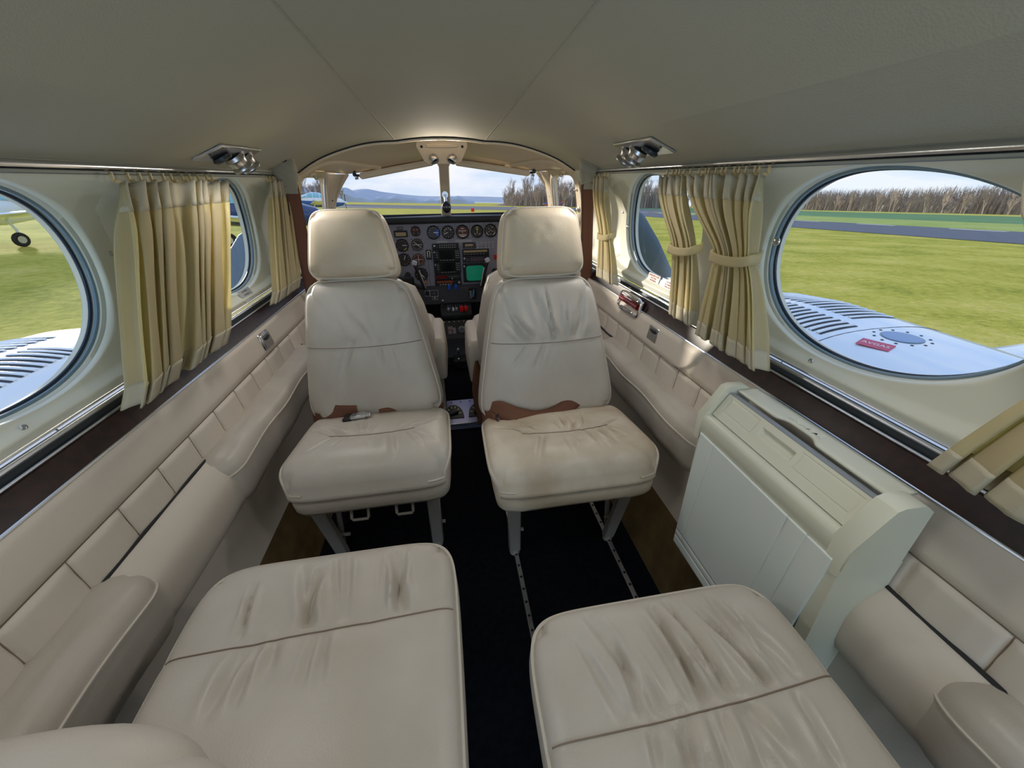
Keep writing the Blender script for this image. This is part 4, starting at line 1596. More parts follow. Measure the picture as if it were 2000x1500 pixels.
# centre post
mb = MB()
def post(u, v):
    p = ws(0.5, v)
    a = 2 * pi * u
    w = lerp(0.029, 0.027, v)
    n = 3.5
    k = (abs(cos(a)) ** n + abs(sin(a)) ** n) ** (-1 / n)
    flare = 0.03 * max(0, (v - 0.90) / 0.1) ** 2
    return p + V((w + flare) * cos(a) * k, 0.016 * sin(a) * k + 0.004, 0)
mb.grid(post, 24, 20, cu=True)
mb.build('centre_post', M['trimplastic'], fr, angle=60)
# header band under the roof edge
mb = MB()
mb.grid(lambda u, v: head_pt(lerp(0.08, 0.92, u)).lerp(top_pt(min(1, max(0, (lerp(0.08, 0.92, u) - 0.2) / 0.6))), v) + V(0, -0.006 * sin(pi * v), 0), 60, 6)
mb.build('header', M['trimplastic'], fr, angle=60)
# glareshield and forward cowling below the glass
def glare_y(u):
    x = lerp(-0.56, 0.62, u)
    return max(2.412, 2.645 - 0.24 * min(1, abs(x - 0.03) / 0.55) ** 1.3 - 0.0)
gs = tag(MB().grid(lambda u, v: V(lerp(-0.56, 0.62, u), 0, 0) + V(0, [2.405, 2.395, 2.39, 2.395, 2.405, lerp(2.41, glare_y(u), 0.5), glare_y(u)][int(round(v * 6))] , [0.752, 0.755, 0.768, 0.786, 0.790, 0.786, 0.765][int(round(v * 6))]), 20, 6).build('glareshield', M['black'], None, angle=50),
         'long black glareshield along the top of the instrument panel', 'glareshield')
mb = MB()
mb.grid(lambda u, v: base_pt(u).lerp(base_pt(u) + V(0, 0.16, -0.03), v), 30, 3)
mb.build('lower_sill', M['black'], fr)
mb = MB()
mb.box((CX, 2.74, 0.38), (1.24, 0.02, 0.80))
struct(mb.build('wall_front', M['black'], None, smooth=False))

# sun visors
for side, lab in ((-1, "cream sun visor folded up above the left windshield"), (1, "cream sun visor folded up above the right windshield")):
    if side < 0:
        a, b_ = V(-0.378, 2.200, 0.990), V(-0.020, 2.235, 1.050)
    else:
        a, b_ = V(0.462, 2.200, 0.996), V(0.085, 2.235, 1.048)
    e = thing('sun_visor', lab, 'sun visor', tuple((a + b_) / 2))
    d = (b_ - a)
    F = frame((a + b_) / 2, d, (0, -0.5, 1))
    mb = MB()
    mb.box((0, 0, 0), (d.length, 0.030, 0.022), None, 0.009)
    mb.build('visor_panel', M['trimplastic'], e, xf=F)
    mb = MB()
    o = -d.normalized()
    mb.tube([a + V(0, 0, 0.004), a + o * 0.015 + V(0, 0, 0.006), a + o * 0.022 + V(0, 0.01, 0.016), a + o * 0.022 + V(0, 0.02, 0.030)], 0.006, 8)
    mb.sphere(a + o * 0.022 + V(0, 0.005, 0.012), 0.010, 10, 8)
    mb.build('bracket', M['dark_metal'], e)
    mb = MB()
    mb.cyl(a + o * 0.004 + V(0, -0.01, -0.006), a + o * 0.02 + V(0, -0.01, -0.006), 0.005, n=8)
    mb.build('hinge_pin', M['chrome'], e)
# overhead console with two map lamps
e = thing('overhead_console', 'cream overhead console with two silver map lamps above the windshield post', 'overhead light', (0.024, 1.95, 1.09))
F = frame((0.024, 1.965, 1.092), (1, 0, 0), (0, -0.55, 1))
mb = MB()
out = [V(-0.105, 0.035, 0), V(0.105, 0.035, 0), V(0.108, 0.012, 0), V(0.080, -0.050, 0), V(0.060, -0.060, 0), V(-0.060, -0.060, 0), V(-0.080, -0.050, 0), V(-0.108, 0.012, 0)]
mb.prism(out, V(0, 0, 0.012))
mb.build('plate', M['trimplastic'], e, smooth=False, xf=F)
mb = MB()
mb.box((0, 0.018, 0.014), (0.135, 0.018, 0.010), None, 0.004)
mb.build('handle_bar', M['trimplastic'], e, xf=F)
for sx in (-1, 1):
    R = F @ Matrix.Translation((sx * 0.046, -0.028, 0.012)) @ Matrix.Rotation(sx * -0.55, 4, 'Y') @ Matrix.Rotation(0.5, 4, 'X')
    mb = MB()
    mb.lathe([(0.018, 0), (0.021, 0.010), (0.021, 0.020), (0.018, 0.026), (0.013, 0.026), (0.012, 0.020)], R, 24)
    lamp = mb.build('map_lamp', M['alu'], e)
    mb = MB()
    mb.lathe([(0.0125, 0.0205), (0.0125, 0.0215)], R, 20)
    mb.build('lens', M['blackgloss'], lamp)
    mb = MB()
    mb.lathe([(0.0055, 0.012), (0.0055, 0.0135)], F @ Matrix.Translation((sx * 0.086, 0.012, 0)), 12)
    mb.build('screw', M['black'], e)
# coat hooks
for side, x, y, z in ((-1, -0.520, 1.955, 0.985), (1, 0.565, 1.955, 0.985)):
    e = thing('coat_hook', 'small silver coat hook above the left cockpit side window' if side < 0 else 'small silver coat hook above the right cockpit side window', 'hook', (x, y, z))
    mb = MB()
    mb.tube([(x, y, z + 0.02), (x, y - 0.006, z + 0.004), (x - side * 0.006, y - 0.008, z - 0.006), (x - side * 0.016, y - 0.008, z - 0.004), (x - side * 0.020, y - 0.008, z + 0.006)], 0.0028, 8)
    mb.build('hook', M['alu'], e)
    mb = MB()
    mb.sphere((x, y, z + 0.014), (0.012, 0.010, 0.010), 12, 8)
    mb.build('base', M['trimplastic'], e)
# compass
e = thing('compass', 'black ball compass on a stalk in front of the windshield centre post', 'compass', (0.027, 2.43, 0.80))
mb = MB()
mb.sphere((0.027, 2.430, 0.835), (0.026, 0.026, 0.031), 24, 16)
mb.build('housing', M['black'], e)
mb = MB()
mb.lathe([(0.024, 0), (0.024, 0.004), (0.020, 0.006)], frame((0.027, 2.408, 0.835), (1, 0, 0), (0, 0, 1)), 24)
mb.build('bezel', M['bezel'], e)
text('12 15 18', 0.012, frame((0.027, 2.4005, 0.836), (1, 0, 0), (0, 0, 1)), M['white'], e)
mb = MB()
mb.cyl((0.026, 2.44, 0.86), (0.025, 2.47, 0.895), 0.008, n=12)
mb.lathe([(0.014, 0), (0.018, 0.004)], frame((0.025, 2.470, 0.897), (1, 0, 0), (0, 0, 1)), 14)
mb.build('stalk', M['alu'], e)

# ------------------------------------------------------- instrument panel
YP = 2.42
ip = thing('dashboard', 'blue grey aircraft instrument panel full of round dials and radios', 'instrument panel', (CX, YP + 0.02, 0.28))
mb = MB()
mb.prism([V(-0.55, YP, 0.395), V(-0.55, YP, 0.762), V(0.61, YP, 0.762), V(0.61, YP, 0.395)], V(0, 0.03, 0))
mb.build('main_panel', M['panel'], ip, smooth=False)
mb = MB()
mb.prism([V(-0.50, YP - 0.012, 0.285), V(-0.50, YP - 0.002, 0.397), V(0.56, YP - 0.002, 0.397), V(0.56, YP - 0.012, 0.285)], V(0, 0.03, 0))
mb.build('sub_panel', M['panel_dark'], ip, smooth=False)
mb = MB()
for x in (-0.018, 0.066, 0.151, 0.234):
    mb.box((x, YP - 0.0006, 0.735), (0.0015, 0.0012, 0.045))
mb.box((0.322, YP - 0.0006, 0.60), (0.002, 0.0012, 0.31))
mb.box((-0.108, YP - 0.0006, 0.47), (0.0015, 0.0012, 0.15))
mb.build('panel_gap', M['black'], ip, smooth=False)
PF = frame((0, YP, 0), (1, 0, 0), (0, 0, 1))     # local x right, y up, z towards the cabin

def P2(x, z, d=0.0):
    return frame((x, YP - d, z), (1, 0, 0), (0, 0, 1))

DIALS = [
 (-0.059, 0.703, 0.0372, 'dialblue', 'grey dial with a white pointer and blue sector, first of the top row', 92, 'a'),
 (0.024, 0.702, 0.0362, 'dialface', 'black dial with bold white numerals and a white pointer lying to the left', -110, 'b'),
 (0.108, 0.702, 0.0380, 'dialbrown', 'red brown dial with horizontal white bars in the middle of the top row', 90, 'c'),
 (0.194, 0.703, 0.0358, 'dialface', 'dark dial with a yellow pointer and white curved marks', 0, 'd'),
 (0.274, 0.704, 0.0368, 'dialface', 'dark engine dial with several short white marks, right end of the top row', 0, 'e'),
 (0.374, 0.700, 0.0372, 'dialface', 'dark dial half hidden by the right headrest', 45, 'b2'),
 (-0.159, 0.713, 0.0262, 'dialbrown', 'small red brown dial beside the pale display', 0, 'f'),
 (-0.244, 0.639, 0.0350, 'dialface', 'dark dial with a yellow green arc at its rim', 95, 'g'),
 (-0.159, 0.640, 0.0352, 'dialface', 'compass card dial with a large white cross', 0, 'h'),
 (-0.244, 0.558, 0.0357, 'dialface', 'dark dial half hidden behind the left headrest', 20, 'b2'),
 (-0.161, 0.556, 0.0370, 'dialbrown', 'pale red dial with a thin white cross', 0, 'i'),
 (-0.156, 0.469, 0.0378, 'dialface', 'dark dial behind the left control yoke', 140, 'b2')]
for (x, z, r, face, lab, ang, kind) in DIALS:
    e = thing('instrument_dial', lab, 'instrument dial', (x, YP, z), 'round dials on the instrument panel')
    F = P2(x, z)
    mb = MB()
    mb.lathe([(r * 1.02, 0.0), (r * 1.02, 0.006), (r * 0.96, 0.008), (r * 0.88, 0.006), (r * 0.86, 0.001)], F, 40)
    mb.build('bezel', M['bezel'] if kind not in 'hi' else M['bezel'], e)
    mb = MB()
    mb.lathe([(r * 0.885, 0.001), (r * 0.885, 0.0018)], F, 36)
    mb.build('face', M[face], e)
    mb = MB()
    n = 24 if kind in 'hi' else 12
    for i in range(n):
        if kind in ('c', 'd', 'f'):
            break
        if kind in ('a', 'g', 'e') and 4 < i < 8:
            continue
        a = 2 * pi * i / n
        mb.box((x + r * 0.77 * sin(a), YP - 0.0022, z + r * 0.77 * cos(a)), (r * 0.035, 0.0006, r * (0.15 if i % 3 else 0.24)), Matrix.Rotation(a, 3, 'Y'))
    if kind == 'c':
        for dz, w in ((0.16, 1.15), (-0.42, 1.0), (-0.62, 0.6), (0.5, 0.5)):
            mb.box((x, YP - 0.0022, z + r * dz), (r * w, 0.0006, r * 0.09))
        mb.box((x, YP - 0.0022, z - r * 0.08), (r * 0.05, 0.0006, r * 0.34))
        mb.tube([(x + r * 0.62 * cos(t * pi / 10 + pi), YP - 0.0022, z - r * 0.3 + r * 0.4 * sin(t * pi / 10 + pi)) for t in range(11)], r * 0.035, 4)
    if kind == 'd':
        for s_ in (-1, 1):
            mb.tube([(x + s_ * r * 0.55 * sin(t * 0.12 + 0.35), YP - 0.0022, z - r * 0.55 * cos(t * 0.12 + 0.35)) for t in range(7)], r * 0.05, 4)
        mb.box((x, YP - 0.0022, z + r * 0.62), (r * 0.4, 0.0006, r * 0.07))
    if kind == 'e':
        for dx, dz in ((-0.25, 0.3), (0.25, 0.5), (0.0, 0.05), (0.35, -0.1), (-0.3, -0.15), (0, -0.55)):
            mb.box((x + dx * r, YP - 0.0022, z + dz * r), (r * 0.3, 0.0006, r * 0.05))
        for s_ in (-1, 1):
            mb.tube([(x + s_ * r * 0.72 * sin(t * 0.16 + 0.5), YP - 0.0022, z - r * 0.72 * cos(t * 0.16 + 0.5)) for t in range(6)], r * 0.06, 4)
    if kind == 'f':
        for dx, dz in ((-0.35, 0.3), (0.35, 0.3), (-0.4, -0.45), (0.4, -0.45)):
            mb.box((x + dx * r, YP - 0.0022, z + dz * r), (r * 0.25, 0.0006, r * 0.12))
    if mb.v:
        mb.build('scale_marks', M['white'], e, smooth=False)
    if kind == 'b':
        for i, t in enumerate('5678'):
            a = -1.1 + i * 0.65
            text(t, r * 0.42, P2(x + r * 0.55 * sin(a), z + r * 0.55 * cos(a), 0.0022), M['white'], e, 'numeral')
    if kind == 'f':
        mb = MB()
        mb.box((x, YP - 0.0024, z - r * 0.42), (r * 0.8, 0.001, r * 0.5))
        mb.build('counter_window', M['black'], e, smooth=False)
    if kind in ('a', 'b', 'b2', 'g'):
        mb = MB()
        a = radians(ang)
        F2 = P2(x, z, 0.003) @ Matrix.Rotation(-a, 4, 'Z')
        mb.add([F2 @ V(-r * 0.05, 0, 0), F2 @ V(r * 0.05, 0, 0), F2 @ V(r * 0.06, r * 0.55, 0), F2 @ V(0, r * 0.78, 0), F2 @ V(-r * 0.06, r * 0.55, 0)], [(0, 1, 2, 3, 4)])
        mb.build('needle', M['white'], e, smooth=False, solid=0.0006)
    if kind == 'a':
        mb = MB()
        mb.add([P2(x, z, 0.0023) @ V(r * 0.85 * rr * sin(t), r * 0.85 * rr * cos(t), 0) for t in (1.05, 1.4, 1.9, 2.35) for rr in (0.35, 1.0)], [(0, 1, 3, 2), (2, 3, 5, 4), (4, 5, 7, 6)])
        mb.build('blue_sector', M['blue'], e, smooth=False)
    if kind == 'd':
        mb = MB()
        mb.box((x, YP - 0.003, z + r * 0.05), (r * 0.09, 0.001, r * 0.8))
        mb.box((x - r * .12, YP - 0.003, z + r * 0.35), (r * 0.07, 0.001, r * 0.3), Matrix.Rotation(-0.6, 3, 'Y'))
        mb.box((x + r * .12, YP - 0.003, z + r * 0.35), (r * 0.07, 0.001, r * 0.3), Matrix.Rotation(0.6, 3, 'Y'))
        mb.build('needle', M['yellow'], e, smooth=False)
    if kind in ('g',):
        mb = MB()
        mb.tube([(x + r * 0.74 * sin(t * 0.1 + 2.2), YP - 0.0026, z + r * 0.74 * cos(t * 0.1 + 2.2)) for t in range(8)], r * 0.07, 5)
        mb.build('yellow_arc', M['yellow'], e)
    if kind == 'h':
        mb = MB()
        for a in (0.0, 0.72):
            mb.box((x, YP - 0.003, z), (r * 1.35, 0.001, r * 0.08), Matrix.Rotation(a, 3, 'Y'))
        mb.build('needle', M['white'], e, smooth=False)
    if kind == 'i':
        mb = MB()
        mb.box((x, YP - 0.003, z), (r * 1.2, 0.001, r * 0.06))
        mb.box((x, YP - 0.003, z), (r * 0.06, 0.001, r * 1.5))
        mb.build('needle', M['white'], e, smooth=False)
    if kind in 'hi':
        mb = MB()
        mb.tube([(x + r * 1.0 * sin(t * pi / 20), YP - 0.007, z + r * 1.0 * cos(t * pi / 20)) for t in range(40)], 0.0011, 5, closed=True)
        mb.build('rim', M['alu'], e)
    mb = MB()
    for sx in (-1, 1):
        for sz in (-1, 1):
            mb.cyl((x + sx * r * 0.80, YP - 0.001, z + sz * r * 0.84), (x + sx * r * 0.80, YP - 0.003, z + sz * r * 0.84), 0.0026, n=8)
    mb.build('mounting_screws', M['black'], e)

def unit(name, label, cat, x0, z0, x1, z1, d=0.012, m='black', group=None):
    e = thing(name, label, cat, ((x0 + x1) / 2, YP, z0), group)
    mb = MB()
    mb.box(((x0 + x1) / 2, YP - d / 2, (z0 + z1) / 2), (x1 - x0, d, z1 - z0), None, 0.002)
    mb.build('housing', M[m], e, smooth=False)
    return e
def plate(e, nm, x0, z0, x1, z1, d, m, th=0.0012, bev=0):
    mb = MB()
    mb.box(((x0 + x1) / 2, YP - d - th / 2 + 0.0002, (z0 + z1) / 2), (x1 - x0, th, z1 - z0), None, bev)
    return mb.build(nm, M[m], e, smooth=bev > 0)
def keys(e, nm, pts, w, h, d, m):
    for (x, z) in pts:
        mb = MB()
        mb.box((x, YP - d - 0.001, z), (w, 0.003, h), None, 0.0006)
        mb.build(nm, M[m], e, smooth=False)
def knob(e, x, z, r, d, m='black', nm='knob', l=0.012):
    mb = MB()
    mb.lathe([(r, 0), (r * 0.92, l * 0.8), (r * 0.7, l)], P2(x, z, d), 14)
    return mb.build(nm, M[m], e)

RG = 'avionics units in the middle of the instrument panel'
u = unit('audio_panel', 'slim black audio panel with two rows of small lights, top of the radio stack', 'radio', -0.074, 0.613, 0.080, 0.642, 0.012, group=RG)
keys(u, 'button', [(-0.030 + i * 0.0125, 0.633) for i in range(8)] + [(-0.030 + i * 0.0125, 0.621) for i in range(8)], 0.006, 0.0025, 0.012, 'white')
knob(u, -0.062, 0.632, 0.006, 0.012, 'alu')
keys(u, 'lamp', [(-0.046, 0.630), (-0.046, 0.620)], 0.006, 0.004, 0.012, 'darkred')
for i, (z0, z1) in enumerate(((0.541, 0.611), (0.471, 0.539))):
    u = unit('navigator', 'black map and radio navigator with a dark screen, ' + ('upper' if i == 0 else 'lower') + ' of the two', 'radio', -0.076, z0, 0.083, z1, 0.014, group=RG)
    plate(u, 'screen', -0.039, z0 + 0.012, 0.052, z1 - 0.005, 0.014, 'blackgloss')
    keys(u, 'button', [(x, z0 + 0.020 + k * 0.012) for x in (0.061, 0.073) for k in range(4)] + [(-0.052, z0 + 0.026 + k * 0.012) for k in range(3)], 0.008, 0.003, 0.014, 'placard')
    keys(u, 'soft_key', [(-0.030 + k * 0.018, z0 + 0.0065) for k in range(5)], 0.008, 0.0028, 0.014, 'placard')
    knob(u, -0.064, z0 + 0.012, 0.0075, 0.014, 'black')
    knob(u, 0.070, z0 + 0.011, 0.0075, 0.014, 'black')
    knob(u, -0.066, z1 - 0.014, 0.005, 0.014, 'alu')
u = unit('transponder', 'black transponder with a dark red display below the navigators', 'radio', -0.076, 0.432, 0.080, 0.468, 0.012, group=RG)
plate(u, 'display', -0.070, 0.440, 0.000, 0.458, 0.012, 'darkred')
keys(u, 'button', [(0.012 + i * 0.012, 0.450) for i in range(5)], 0.006, 0.003, 0.012, 'placard')
knob(u, 0.026, 0.440, 0.005, 0.012, 'alu')
u = unit('direction_finder', 'black radio with an amber display at the bottom of the stack', 'radio', -0.078, 0.398, 0.082, 0.431, 0.012, group=RG)
plate(u, 'display', -0.068, 0.413, 0.028, 0.427, 0.012, 'lcd_amber')
keys(u, 'button', [(-0.048 + i * 0.016, 0.404) for i in range(5)], 0.009, 0.004, 0.012, 'white')
knob(u, 0.066, 0.414, 0.009, 0.012, 'alu')
u = unit('fuel_display', 'small black unit with a beige display right of the radio stack', 'radio', 0.105, 0.609, 0.180, 0.642, 0.010, group=RG)
plate(u, 'display', 0.117, 0.622, 0.164, 0.635, 0.010, 'lcd')
keys(u, 'button', [(0.118 + i * 0.012, 0.6135) for i in range(5)] + [(0.172, 0.636), (0.172, 0.624)], 0.006, 0.003, 0.010, 'placard')
u = unit('flight_director', 'wide black unit with a long beige display strip', 'radio', 0.099, 0.570, 0.258, 0.604, 0.014, group=RG)
plate(u, 'display', 0.106, 0.588, 0.247, 0.599, 0.014, 'lcd')
keys(u, 'button', [(0.112 + i * 0.019, 0.577) for i in range(7)], 0.008, 0.0026, 0.014, 'placard')
u = unit('weather_radio', 'black unit with a violet display below the long beige strip', 'radio', 0.099, 0.523, 0.258, 0.569, 0.014, group=RG)
plate(u, 'display', 0.141, 0.535, 0.225, 0.558, 0.014, 'lcd_purple')
keys(u, 'button', [(0.106 + i * 0.015, 0.527) for i in range(9)] + [(0.108, 0.545), (0.122, 0.550), (0.122, 0.541), (0.132, 0.545)], 0.006, 0.0028, 0.014, 'placard')
knob(u, 0.108, 0.556, 0.006, 0.014, 'alu')
knob(u, 0.240, 0.552, 0.008, 0.014, 'black')
u = unit('weather_radar', 'black weather radar with a plain green screen', 'radar', 0.096, 0.412, 0.231, 0.519, 0.016, group=None)
mb = MB()
pts = []
for i in range(48):
    t = 2 * pi * i / 48
    k = (abs(cos(t)) ** 7 + abs(sin(t)) ** 7) ** (-1 / 7)
    pts.append(V(0.168 + 0.054 * cos(t) * k, YP - 0.0165, 0.4655 + 0.045 * sin(t) * k))
mb.prism(pts, V(0, -0.0014, 0))
mb.build('screen', M['green_screen'], u, smooth=False)
knob(u, 0.104, 0.510, 0.006, 0.016, 'alu')
knob(u, 0.106, 0.420, 0.006, 0.016, 'black')
u = unit('clock_display', 'small black box with a beige display at the upper left of the panel', 'display', -0.280, 0.684, -0.206, 0.719, 0.010)
plate(u, 'display', -0.272, 0.690, -0.214, 0.710, 0.010, 'lcd')
pl = unit('registration_plate', 'tiny black plate with white letters above the small beige display', 'placard', -0.264, 0.722, -0.228, 0.738, 0.002, m='black')
text('D-I7A', 0.0125, P2(-0.246, 0.730, 0.0025), M['white'], pl)
u = unit('gear_selector', 'small black switch block with two white levers left of the navigators', 'switch', -0.115, 0.553, -0.084, 0.609, 0.005)
for x in (-0.106, -0.093):
    mb = MB()
    mb.box((x, YP - 0.008, 0.580), (0.005, 0.006, 0.032), None, 0.002)
    mb.build('lever', M['white'], u)
mb = MB()
mb.tube([(-0.099 + 0.009 * cos(t * pi / 8), YP - 0.007, 0.594 + 0.008 * sin(t * pi / 8)) for t in range(9)], 0.002, 6)
mb.build('guard', M['white'], u)
u = unit('rocker_switch', 'bright red rocker switch at the right side of the panel', 'switch', 0.289, 0.540, 0.306, 0.568, 0.006, m='red')
plate(u, 'rocker', 0.293, 0.545, 0.302, 0.563, 0.006, 'red', 0.004, 0.001)
for i, x in enumerate((0.192, 0.216, 0.240, 0.262, 0.284)):
    e = thing('toggle_switch', 'small silver toggle switch in the row under the top dials', 'switch', (x, YP, 0.620), 'row of five toggle switches')
    mb = MB()
    mb.lathe([(0.0045, 0), (0.0045, 0.002), (0.0026, 0.003)], P2(x, 0.622), 10)
    mb.build('collar', M['alu'], e)
    mb = MB()
    mb.cyl((x, YP - 0.002, 0.622), (x, YP - 0.014, 0.631), 0.0016, 0.0024, 8)
    mb.build('lever', M['placard_white'], e)
    mb = MB()
    mb.box((x, YP - 0.0006, 0.639), (0.010, 0.0012, 0.0022))
    mb.box((x, YP - 0.0006, 0.611), (0.010, 0.0012, 0.0022))
    mb.build('legend', M['white'], e, smooth=False)
u = unit('panel_placard', 'thin white framed placard strip above the small beige display', 'placard', 0.063, 0.647, 0.160, 0.657, 0.001, m='panel')
mb = MB()
for zz in (0.6475, 0.6565):
    mb.box((0.1115, YP - 0.0014, zz), (0.097, 0.0008, 0.0012))
for xx in (0.0635, 0.1595):
    mb.box((xx, YP - 0.0014, 0.652), (0.0012, 0.0008, 0.010))
for i in range(7):
    mb.box((0.074 + i * 0.0125, YP - 0.0014, 0.652), (0.008, 0.0008, 0.002))
mb.build('frame', M['white'], u, smooth=False)
u = unit('panel_placard', 'thin grey placard above the audio panel', 'placard', -0.046, 0.646, 0.016, 0.656, 0.001, m='placard')
u = unit('switch_placard', 'small white outlined switch group on the lower left subpanel', 'switch', -0.147, 0.314, -0.066, 0.376, 0.004, m='panel_dark')
mb = MB()
for (a, b_, c, d) in ((-0.146, 0.338, -0.118, 0.374), (-0.117, 0.335, -0.067, 0.372), (-0.105, 0.315, -0.074, 0.334)):
    for zz in (b_, d):
        mb.box(((a + c) / 2, YP - 0.0134, zz), (c - a, 0.0008, 0.0012))
    for xx in (a, c):
        mb.box((xx, YP - 0.0134, (b_ + d) / 2), (0.0012, 0.0008, d - b_))
mb.build('outline', M['white'], u, smooth=False)
knob(u, -0.132, 0.356, 0.010, 0.012, 'black')
knob(u, -0.092, 0.354, 0.006, 0.012, 'pinkgrey')
knob(u, -0.090, 0.325, 0.004, 0.012, 'white')
u = unit('blank_plate', 'square brown grey plate on the subpanel right of the blue knobs', 'plate', 0.074, 0.336, 0.117, 0.379, 0.004, m='pinkgrey')
e = thing('warning_lamp', 'amber lamp at the lower left of the main panel', 'lamp', (-0.137, YP, 0.419))
mb = MB()
mb.lathe([(0.009, 0), (0.009, 0.004), (0.006, 0.010), (0.002, 0.012)], P2(-0.137, 0.419), 16)
mb.build('lens', M['orange'], e)
for i, (x, lab) in enumerate(((0.003, 'bright blue knob under the radio stack, left of the pair'), (0.043, 'bright blue knob under the radio stack, right of the pair'))):
    e = thing('blue_pull_control', lab, 'knob', (x, YP - 0.03, 0.395), 'pair of blue knobs')
    mb = MB()
    mb.cyl((x, YP, 0.402), (x, YP - 0.05, 0.398), 0.003, n=8)
    mb.build('shaft', M['alu'], e)
    mb = MB()
    mb.box((x, YP - 0.055, 0.396), (0.017, 0.018, 0.030), None, 0.004)
    mb.build('grip', M['blue'], e)

# control yokes
for sx, xc, lab in ((-1, -0.235, 'black control yoke with a grey thumb switch in front of the left dials'), (1, 0.290, 'black control yoke with a grey thumb switch at the right of the radar')):
    e = thing('control_yoke', lab, 'control yoke', (xc, YP, 0.47), 'black control yokes')
    yy = 2.26
    mb = MB()
    mb.cyl((xc, YP, 0.47), (xc, yy, 0.47), 0.017, n=14)
    mb.build('column', M['black'], e)
    mb = MB()
    k = -sx
    pts = [(xc + k * 0.060, yy, 0.560), (xc + k * 0.068, yy, 0.535), (xc + k * 0.082, yy - 0.004, 0.490), (xc + k * 0.094, yy - 0.004, 0.445), (xc + k * 0.098, yy, 0.420), (xc + k * 0.085, yy + 0.006, 0.425), (xc + k * 0.04, yy + 0.01, 0.445), (xc, yy + 0.01, 0.460), (xc - k * 0.04, yy + 0.01, 0.445), (xc - k * 0.085, yy + 0.006, 0.425), (xc - k * 0.098, yy, 0.420), (xc - k * 0.094, yy, 0.45), (xc - k * 0.075, yy, 0.51), (xc - k * 0.060, yy, 0.560)]
    mb.tube(pts, 0.011, 10)
    mb.box((xc, yy + 0.004, 0.462), (0.09, 0.03, 0.06), None, 0.01)
    mb.build('wheel', M['black'], e)
    mb = MB()
    mb.tube([(xc + k * 0.080, yy - 0.013, 0.528), (xc + k * 0.092, yy - 0.017, 0.485), (xc + k * 0.106, yy - 0.015, 0.425)], 0.0035, 6)
    mb.build('grip_highlight_strip', M['alu'], e)
    mb = MB()
    mb.box((xc + k * 0.060, yy - 0.003, 0.566), (0.028, 0.024, 0.024), Matrix.Rotation(k * 0.35, 3, 'Y'), 0.004)
    mb.build('thumb_switch', M['placard_white'], e)

# throttle quadrant and pedestal
e = thing('throttle_quadrant', 'black throttle quadrant with silver levers and two red mixture knobs', 'throttle quadrant', (0.035, 2.36, 0.20))
mb = MB()
def quad(u, v):
    a = lerp(-0.25, 1.25, v) * pi / 2
    return (lerp(-0.060, 0.128, u), 2.44 - 0.110 * cos(a - 0.2), 0.205 + 0.085 * sin(max(0, a)) + (0 if v > 0.17 else -0.05 * (0.17 - v)))
mb.grid(quad, 4, 14)
mb.prism([V(-0.060, 2.44, 0.18), V(-0.060, 2.34, 0.19), V(-0.060, 2.34, 0.25), V(-0.060, 2.40, 0.29), V(-0.060, 2.44, 0.29)], V(0.188, 0, 0))
mb.build('housing', M['black'], e, angle=40)
for i, x in enumerate((-0.014, 0.000, 0.014, 0.030, 0.044, 0.058, 0.072, 0.090)):
    mb = MB()
    mb.box((x, 2.336, 0.262), (0.0016, 0.004, 0.070))
    mb.build('slot_edge', M['alu'], e, smooth=False)
for i, (x, m, w) in enumerate(((-0.012, 'alu', 0.016), (0.016, 'placard_white', 0.014), (0.036, 'alu', 0.014), (0.067, 'red', 0.022), (0.094, 'red', 0.022))):
    mb = MB()
    mb.cyl((x, 2.36, 0.25), (x, 2.318, 0.274), 0.003, n=8)
    lv = mb.build('lever', M['alu'], e)
    mb = MB()
    mb.box((x, 2.315, 0.274), (w, 0.020, 0.034 if m == 'red' else 0.022), None, 0.004)
    if m == 'red':
        mb.box((x, 2.302, 0.274), (w * 0.7, 0.006, 0.006), None, 0.002)
    mb.build('lever_knob', M[m], lv)
mb = MB()
mb.cyl((-0.042, 2.36, 0.28), (-0.042, 2.345, 0.320), 0.004, n=8)
mb.sphere((-0.042, 2.344, 0.322), 0.008, 10, 8)
mb.build('friction_knob', M['alu'], e)
e = thing('flap_selector', 'black flap selector with a pale blue lever right of the throttle quadrant', 'lever', (0.145, YP, 0.31))
mb = MB()
mb.box((0.145, YP - 0.012, 0.340), (0.046, 0.02, 0.066), None, 0.004)
mb.build('housing', M['black'], e)
mb = MB()
for k in range(5):
    mb.box((0.132, YP - 0.0225, 0.316 + k * 0.010), (0.014, 0.001, 0.003))
mb.build('scale', M['white'], e, smooth=False)
mb = MB()
mb.box((0.149, YP - 0.028, 0.344), (0.010, 0.014, 0.046), Matrix.Rotation(0.15, 3, 'Y'), 0.003)
mb.build('lever', M['skyblue'], e)
e = thing('centre_pedestal', 'black centre pedestal with a round gauge below the throttle levers', 'pedestal', (0.035, 2.30, 0.0))
mb = MB()
mb.prism([V(-0.055, 2.44, 0.0), V(-0.055, 2.10, 0.0), V(-0.055, 2.10, 0.05), V(-0.055, 2.26, 0.105), V(-0.055, 2.325, 0.20), V(-0.055, 2.44, 0.20)], V(0.185, 0, 0))
mb.build('housing', M['black'], e, smooth=False)
PD = frame((0.058, 2.292, 0.150), (1, 0, 0), (0, 0.55, 0.83))
mb = MB()
mb.lathe([(0.029, 0), (0.029, 0.004), (0.024, 0.006), (0.023, 0.002)], PD, 28)
g = mb.build('gauge', M['bezel'], e)
mb = MB()
mb.lathe([(0.0235, 0.002), (0.0235, 0.003)], PD, 24)
mb.build('gauge_face', M['dialblue'], g)
mb = MB()
for i in range(7):
    a = -1.2 + i * 0.4
    mb.box((0.017 * sin(a), 0.017 * cos(a), 0.0036), (0.002, 0.006, 0.0006), Matrix.Rotation(-a, 3, 'Z'))
